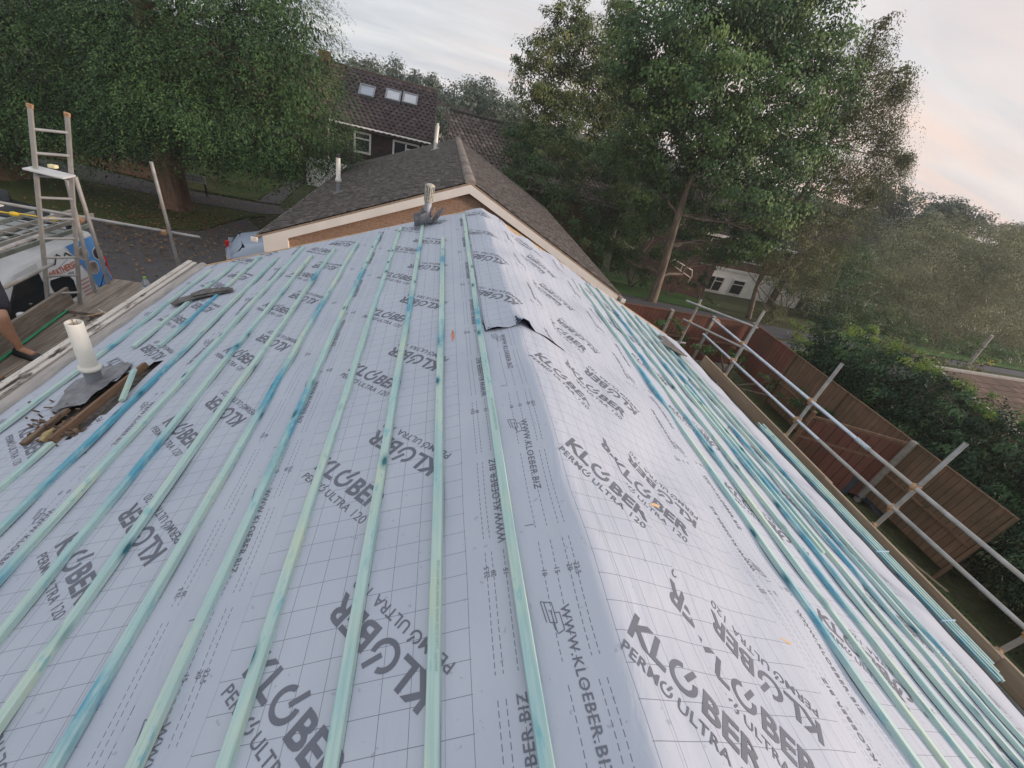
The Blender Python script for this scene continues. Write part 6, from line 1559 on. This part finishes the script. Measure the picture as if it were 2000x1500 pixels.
def other_trees():
    def bush(lab, name, u, v, Y, blobs, mat, leaf=.12, dens=50, cat='bush', group=None, **k):
        b = atY(u, v, Y); b.z = ground_z(b.x, b.y); g = tree(lab, b, name, group, cat)
        bl = [pxblob(*q) for q in blobs]; mb = MB()
        for c, rx, ry, rz in bl: limb(mb, b, c, .05, .015, .3, 5, 6)
        mb.build('stems', M_bark2, g)
        crown('crown', bl, mat, g, dens=dens, leaf=leaf, asp=.55, **k); return g
    bush('pale olive willow filling the right edge of the photo', 'willow_tree', 1850, 720, 23,
         [(1760, 500, 24, 80, 60), (1880, 500, 24, 95, 65), (1970, 520, 24, 90, 70), (1820, 590, 23, 95, 60), (1930, 610, 23, 95, 60), (1720, 590, 23.5, 70, 50), (1700, 520, 24.5, 50, 42), (1990, 690, 22, 70, 50), (1900, 690, 22.5, 80, 42), (1800, 660, 22.5, 70, 38), (2060, 560, 24, 80, 110), (2050, 700, 23, 90, 70), (1985, 470, 25, 40, 26), (1840, 450, 25, 46, 30)], L_wil, .10, 130, 'tree', sub=12, spread=.42, droop=.25, tb=.5, fill=.35)
    bush('dense dark green tree between the birch and the willow', 'broadleaf_tree', 1640, 640, 21.5,
         [(1640, 560, 21.5, 62, 48), (1690, 620, 21, 62, 42), (1610, 620, 21, 55, 36), (1740, 640, 21.2, 50, 36), (1660, 500, 22, 40, 34), (1560, 560, 22, 30, 24), (1620, 510, 23, 36, 30)], L_shr, .11, 130, 'tree', sub=12, spread=.36, tb=.35, fill=.4)
    # dark round topped pines against the sky on the right
    for i, (lab, bl) in enumerate([('tall dark spreading tree on the skyline right of the birch', [(1740, 380, 34, 44, 26), (1770, 420, 34, 52, 26), (1710, 430, 34, 50, 32), (1700, 370, 35, 34, 26)]),
                                   ('flat topped dark tree on the skyline left of the willow top', [(1840, 400, 36, 42, 18), (1870, 420, 36, 46, 20), (1900, 440, 36, 34, 18), (1820, 440, 36, 46, 24)])]):
        bush(lab, 'skyline_tree', bl[0][0], 480, bl[0][2], bl, L_far, .22, 60, 'tree', 'dark trees on the right skyline', sub=13, spread=.42, tb=.3, fill=.3)
    bush('small dark tree top on the skyline at the right photo edge', 'skyline_tree', 1985, 500, 38, [(1975, 462, 38, 36, 22), (2030, 470, 38, 50, 30)], L_far, .22, 60, 'tree', 'dark trees on the right skyline', spread=.4, tb=.3)
    bush('light leafy tree in front of the white houses, under the birch', 'broadleaf_tree', 1545, 600, 21, [(1430, 492, 22, 36, 18), (1490, 506, 22, 36, 18), (1570, 480, 22, 50, 34), (1560, 530, 21.5, 26, 12)], L_bir, .09, 75, 'tree', sub=14, spread=.32, tb=.4, fill=.5)
    # mixed dark shrubs under the maples
    bush('dark tall shrub screen left of the slim maple trunk', 'shrub', 1080, 430, 22, [(1020, 270, 22.6, 40, 34), (1080, 300, 22.5, 55, 40), (1150, 330, 22.5, 55, 45), (1210, 350, 22.5, 45, 45), (1040, 360, 22, 60, 45), (1100, 420, 21.6, 60, 48), (1150, 470, 21.5, 42, 36), (1010, 320, 23, 40, 36), (1180, 440, 22.5, 40, 40), (1160, 510, 21, 26, 22)], L_shr, .12, 140, tb=.3, sub=12, spread=.36)
    bush('shrub screen between the two maple trunks', 'shrub', 1250, 510, 21.5, [(1235, 440, 23, 45, 42), (1290, 420, 23.5, 45, 40), (1225, 500, 21.5, 32, 28), (1260, 540, 20.5, 26, 20), (1240, 385, 24, 45, 40)], L_shr, .12, 130, tb=.35, sub=12, spread=.34)
    bush('spiky dark shrub in front of the white house wall', 'shrub', 1370, 572, 20.5, [(1370, 548, 20.6, 15, 16), (1376, 540, 20.4, 10, 12)], L_con, .12, 110, tb=.4, spread=.2)
    bush('low round shrub on the verge below the white house', 'shrub', 1385, 595, 17.5, [(1385, 588, 17.5, 18, 12), (1400, 596, 17.3, 12, 9)], L_shr, .08, 120, tb=.45, spread=.2)
    bush('low dark shrubs beside the handrail', 'shrub', 1320, 545, 20.8, [(1300, 535, 21, 18, 14), (1318, 545, 21, 20, 12), (1345, 556, 20.7, 20, 10), (1365, 540, 20.8, 12, 12)], L_shr, .09, 90, tb=.35, spread=.2)
    bush('broadleaf shrub at the far end of the garden by the fence', 'shrub', 1300, 650, 9.7, [(1290, 632, 9.6, 24, 14), (1310, 640, 9.5, 24, 16), (1330, 662, 9.2, 18, 12)], L_map, .07, 240, tb=.45, sub=22, spread=.16)
    bush('low leafy plants along the foot of the tan fence', 'shrub', 1450, 690, 9.2, [(1360, 672, 9.6, 26, 12), (1410, 690, 9.5, 30, 14), (1450, 705, 9.3, 24, 14), (1500, 745, 8.4, 20, 14), (1530, 775, 7.8, 18, 14)], L_shr, .07, 200, tb=.45, sub=20, spread=.16)
    bush('green shrub in front of the tan fence halfway along', 'shrub', 1600, 820, 7, [(1600, 800, 7.0, 32, 24), (1570, 780, 7.4, 24, 18), (1640, 840, 6.6, 28, 20)], L_shr, .06, 240, tb=.4, sub=22, spread=.15)
    bush('dark leafy climber hanging over the middle of the tan fence', 'climber', 1740, 850, 6.0, [(1735, 812, 6.2, 26, 20), (1750, 840, 5.9, 22, 20), (1715, 790, 6.6, 24, 16)], L_shr, .06, 260, tb=.35, sub=22, spread=.15)
    bush('ivy like growth on the near end of the tan fence', 'climber', 1850, 980, 4.2, [(1860, 985, 4.2, 36, 20), (1830, 1010, 4.3, 26, 14), (1890, 960, 4.1, 30, 16)], L_con, .05, 260, tb=.4, sub=22, spread=.13)
    bush('leafy shrub in front of the far garage roof', 'shrub', 1940, 800, 11, [(1930, 800, 10.8, 40, 24), (1985, 850, 10.4, 46, 26), (1880, 775, 11, 30, 20)], L_map2, .08, 200, tb=.45, sub=20, spread=.2)
    bush('wide hazy shrub row along the lane below the willow', 'shrub', 1850, 670, 18, [(1700, 660, 19, 40, 20), (1770, 668, 18.6, 44, 20), (1850, 680, 18, 50, 22), (1930, 690, 17.6, 50, 26), (2000, 720, 17, 50, 34)], L_shr, .12, 110, tb=.55, sub=16, spread=.26)
    bush('trailing greenery over the rubbish heap', 'shrub', 1600, 870, 6.3, [(1585, 865, 6.2, 30, 20), (1620, 890, 6.0, 26, 18)], L_con, .06, 220, tb=.4, spread=.15)
    # hedge row beyond the side fence, from bright far end to dark near end
    bush('bright yellow green shrub at the far end of the tall hedge', 'shrub', 1560, 640, 14.5, [(1575, 636, 14.6, 28, 13), (1560, 650, 14.2, 24, 14)], L_hed, .08, 130, tb=.75, sub=20, spread=.2)
    bush('round mid green shrub behind the fence corner', 'shrub', 1620, 680, 11.5, [(1610, 668, 11.6, 48, 28), (1600, 700, 11, 42, 28), (1640, 700, 11, 32, 30), (1570, 690, 11.4, 30, 26)], L_hed, .08, 130, tb=.55, sub=20, spread=.22)
    bush('loose leafy shrub spilling over the fence beside the tall hedge', 'shrub', 1680, 740, 9.2, [(1690, 720, 9.4, 40, 28), (1665, 755, 9, 34, 26), (1650, 770, 8.8, 26, 20), (1705, 760, 8.8, 30, 26)], L_map2, .09, 150, tb=.5, sub=20, spread=.22)
    bush('leafy shrub beyond the hedge top beside the lane', 'shrub', 1810, 720, 13, [(1790, 700, 13, 56, 32), (1860, 730, 12.5, 54, 32), (1830, 760, 12, 52, 32), (1730, 690, 13.4, 40, 24), (1920, 760, 12.2, 50, 30)], L_bir, .10, 150, tb=.55, sub=18, spread=.24)
    bush('yellow flowering plant by the slanting post', 'shrub', 1925, 705, 15, [(1920, 706, 14.6, 16, 5), (1945, 705, 14.6, 10, 5)], L_yel, .07, 60, spread=.2)
    # clipped conifer hedge: a box shaped crown
    g = tree('tall dark clipped conifer hedge running beside the tan fence', (10.6, 5, 0), 'conifer_hedge', None, 'hedge')
    bl = []
    for k in range(13):
        y = 8.6-k*.85; bl += [((10.5, y, 2.2), .80, .62, .72), ((11.2, y, 1.4), .95, .62, 1.3), ((10.2, y, .9), .60, .6, .95), ((10.15, y+.4, 1.75), .5, .5, .6)]
    mb = MB()
    for k in range(9): y = 8.4-k*1.2; mb.path([(10.7, y, 0), (10.7, y+.05, 1.1), (10.75, y, 2.2)], [.09, .06, .03], 8)
    mb.build('stems', M_bark2, g)
    crown('crown', bl, L_con, g, dens=300, leaf=.09, asp=.40, sub=26, spread=.26, droop=.2, tb=.42, tv=.7, fill=.25)
    bl = [((10.55+RNG.uniform(-.2, .2), 8.5-k*.5, 2.85), .42, .36, .16) for k in range(14)]
    crown('clipped_top', bl, L_hed, g, dens=330, leaf=.06, asp=.45, sub=26, spread=.2, tb=.85, fill=.3)
    for lab, (x, y, z), r in (('dark conifer bush with feathery sprays at the near end of the hedge', (10.1, 2.3, 1.4), 1.1), ('lowest dark conifer bush nearest the house corner', (9.4, .4, .8), 1.2)):
        g = tree(lab, (x, y, 0), 'conifer_bush', 'dark conifer bushes at the near end of the hedge', 'bush')
        mb = MB(); mb.path([(x, y, 0), (x, y, z)], [.07, .03], 8); mb.build('stems', M_bark2, g)
        crown('crown', [((x, y, z), r, r, r*.85), ((x+.6, y+.5, z*.7), r*.8, r*.8, r*.7), ((x-.1, y-.8, z*.6), r*.8, r*.8, r*.6)], L_con, g, dens=230, leaf=.07, asp=.36, sub=26, spread=.22, droop=.25, tb=.45, tv=.7)
        m = 260; d = rdir(m); d[:, 2] = np.abs(d[:, 2]); sprays('sprays', np.array([x, y, z])+d*r*.8, unit(d*[1, 1, .3]), L_con, g, L=.5, n=18, leaf=.05, asp=.35, droop=.4, tb=.6)
    # far trees behind the houses
    far = [('pale rounded far tree behind the left end of the rooflight roof', [(700, 130, 55, 26, 16), (728, 135, 55, 22, 16)], .6), ('dark rounded far tree above the middle of the rooflight roof', [(770, 140, 58, 20, 22), (775, 165, 58, 34, 20)], .3), ('small dark far tree above the right end of the rooflight roof', [(812, 152, 60, 14, 11), (820, 170, 60, 24, 14)], .15),
           ('round far tree right of the rooflight roof', [(843, 168, 56, 18, 18), (850, 190, 54, 24, 18)], .3), ('broad far tree with upright plumes between the two houses', [(905, 195, 48, 34, 26), (885, 205, 47, 26, 22), (930, 205, 48, 30, 26)], .4), ('far tree with upright plumes behind the plain tiled roof', [(940, 180, 50, 30, 22), (965, 205, 50, 30, 22), (925, 170, 50, 12, 12)], .35),
           ('brown tinged far tree behind the corner of the rooflight house', [(850, 215, 44, 18, 18), (862, 240, 43, 18, 16)], .65), ('far tree glimpsed at the edge of the slim maple', [(1000, 210, 46, 24, 18), (1010, 235, 45, 26, 18)], .5)]
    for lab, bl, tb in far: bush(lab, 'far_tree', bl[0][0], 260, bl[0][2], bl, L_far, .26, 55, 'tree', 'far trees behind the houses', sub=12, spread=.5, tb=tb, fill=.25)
    # dark backdrop hedges on the left under the feathery trees
    bush('long dark hedge beyond the footpath under the feathery trees', 'hedge', 250, 300, 23.5, [(60, 290, 24, 60, 28), (150, 290, 24, 60, 32), (240, 300, 23.6, 60, 32), (330, 310, 23, 50, 26), (420, 315, 22.6, 50, 24), (500, 310, 23, 45, 24), (-40, 285, 24, 60, 30), (200, 240, 26, 80, 40), (350, 240, 26, 90, 40), (80, 220, 27, 90, 45)], L_con, .14, 40, 'hedge', tb=.3, sub=10, spread=.5)
    # tree belt behind everything on the right so no bare horizon shows
    b = thing('woodland', (20, 60, 0), 'continuous belt of trees on the horizon behind the white houses', 'woodland'); b['kind'] = 'stuff'
    bl = []
    for k in range(26):
        x = -6+k*4.2+RNG.uniform(-1, 1); y = 62-max(0, k-8)*1.1+RNG.uniform(-2, 2); bl.append(((x, y, 2.2+RNG.uniform(-.3, .5)-max(0, k-10)*.03), 3.2, 2.2, 2.6))
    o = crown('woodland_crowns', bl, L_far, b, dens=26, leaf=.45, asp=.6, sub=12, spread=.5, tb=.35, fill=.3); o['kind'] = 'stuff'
    bl = [((-22+k*3.2, 42+RNG.uniform(-2, 2), 2.5), 2.4, 1.8, 3.2) for k in range(8)]
    b2 = thing('woodland', (-12, 42, 0), 'dark belt of trees far behind the feathery trees', 'woodland'); b2['kind'] = 'stuff'
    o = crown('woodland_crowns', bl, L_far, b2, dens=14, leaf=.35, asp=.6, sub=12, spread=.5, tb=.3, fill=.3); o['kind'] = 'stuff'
other_trees()
def lawn_blades():
    n = 16000; x = RNG.uniform(5.2, 9.2, n); y = RNG.uniform(-1, 10, n); P = np.stack([x, y, .05+0*x], -1)
    U = unit(RNG.normal(size=(n, 3))*[.5, .5, .1]+[0, 0, 1]); N = unit(RNG.normal(size=(n, 3))*[1, 1, .1])
    o = leaf_mesh('grass', P, N, U, .05+.05*RNG.random(n), .15, RNG.random(n), L_shr, None); tagp(o, 'short grass blades of the back garden lawn', 'grass', kind='stuff')
lawn_blades()
def fallen_leaves():
    n = 2600; P = []
    while len(P) < n:
        u, v = random.gauss(330, 130), random.gauss(430, 45)
        p = atZ(u, v, .075) if v > 250 else None
        if p and -22 < p.x < -4.5 and p.y < 21: P.append((p.x, p.y, .08))
    P = np.array(P); n = len(P); o = leaf_mesh('fallen_leaves', P, unit(RNG.normal(size=(n, 3))*.3+[0, 0, 1]), unit(RNG.normal(size=(n, 3))), .05+.06*RNG.random(n), .6, RNG.random(n), m_leaf('brown_fallen_leaves', (.10, .05, .025), (.19, .10, .045), (.30, .19, .09), 0), None)
    tagp(o, 'brown fallen leaves scattered over the road and verge', 'leaves', kind='stuff')
fallen_leaves()

# ------------------------------------------------------------------ thin evening haze round the whole place
def haze():
    me = bpy.data.meshes.new('haze'); x0, x1, y0, y1, z0, z1 = -70, 80, -25, 92, -8, 18
    vs = [(x, y, z) for x in (x0, x1) for y in (y0, y1) for z in (z0, z1)]
    me.from_pydata(vs, [], [(0, 1, 3, 2), (4, 6, 7, 5), (0, 4, 5, 1), (2, 3, 7, 6), (0, 2, 6, 4), (1, 5, 7, 3)])
    m = bpy.data.materials.new('evening_haze'); m.use_nodes = True; nt = m.node_tree; nt.nodes.clear()
    o = nt.nodes.new('ShaderNodeOutputMaterial'); v = nt.nodes.new('ShaderNodeVolumePrincipled')
    v.inputs['Color'].default_value = (.92, .90, .93, 1); v.inputs['Density'].default_value = .0011; v.inputs['Anisotropy'].default_value = .2
    nt.links.new(v.outputs[0], o.inputs['Volume']); ob = link('haze', me, None, [m]); ob['kind'] = 'stuff'
haze()
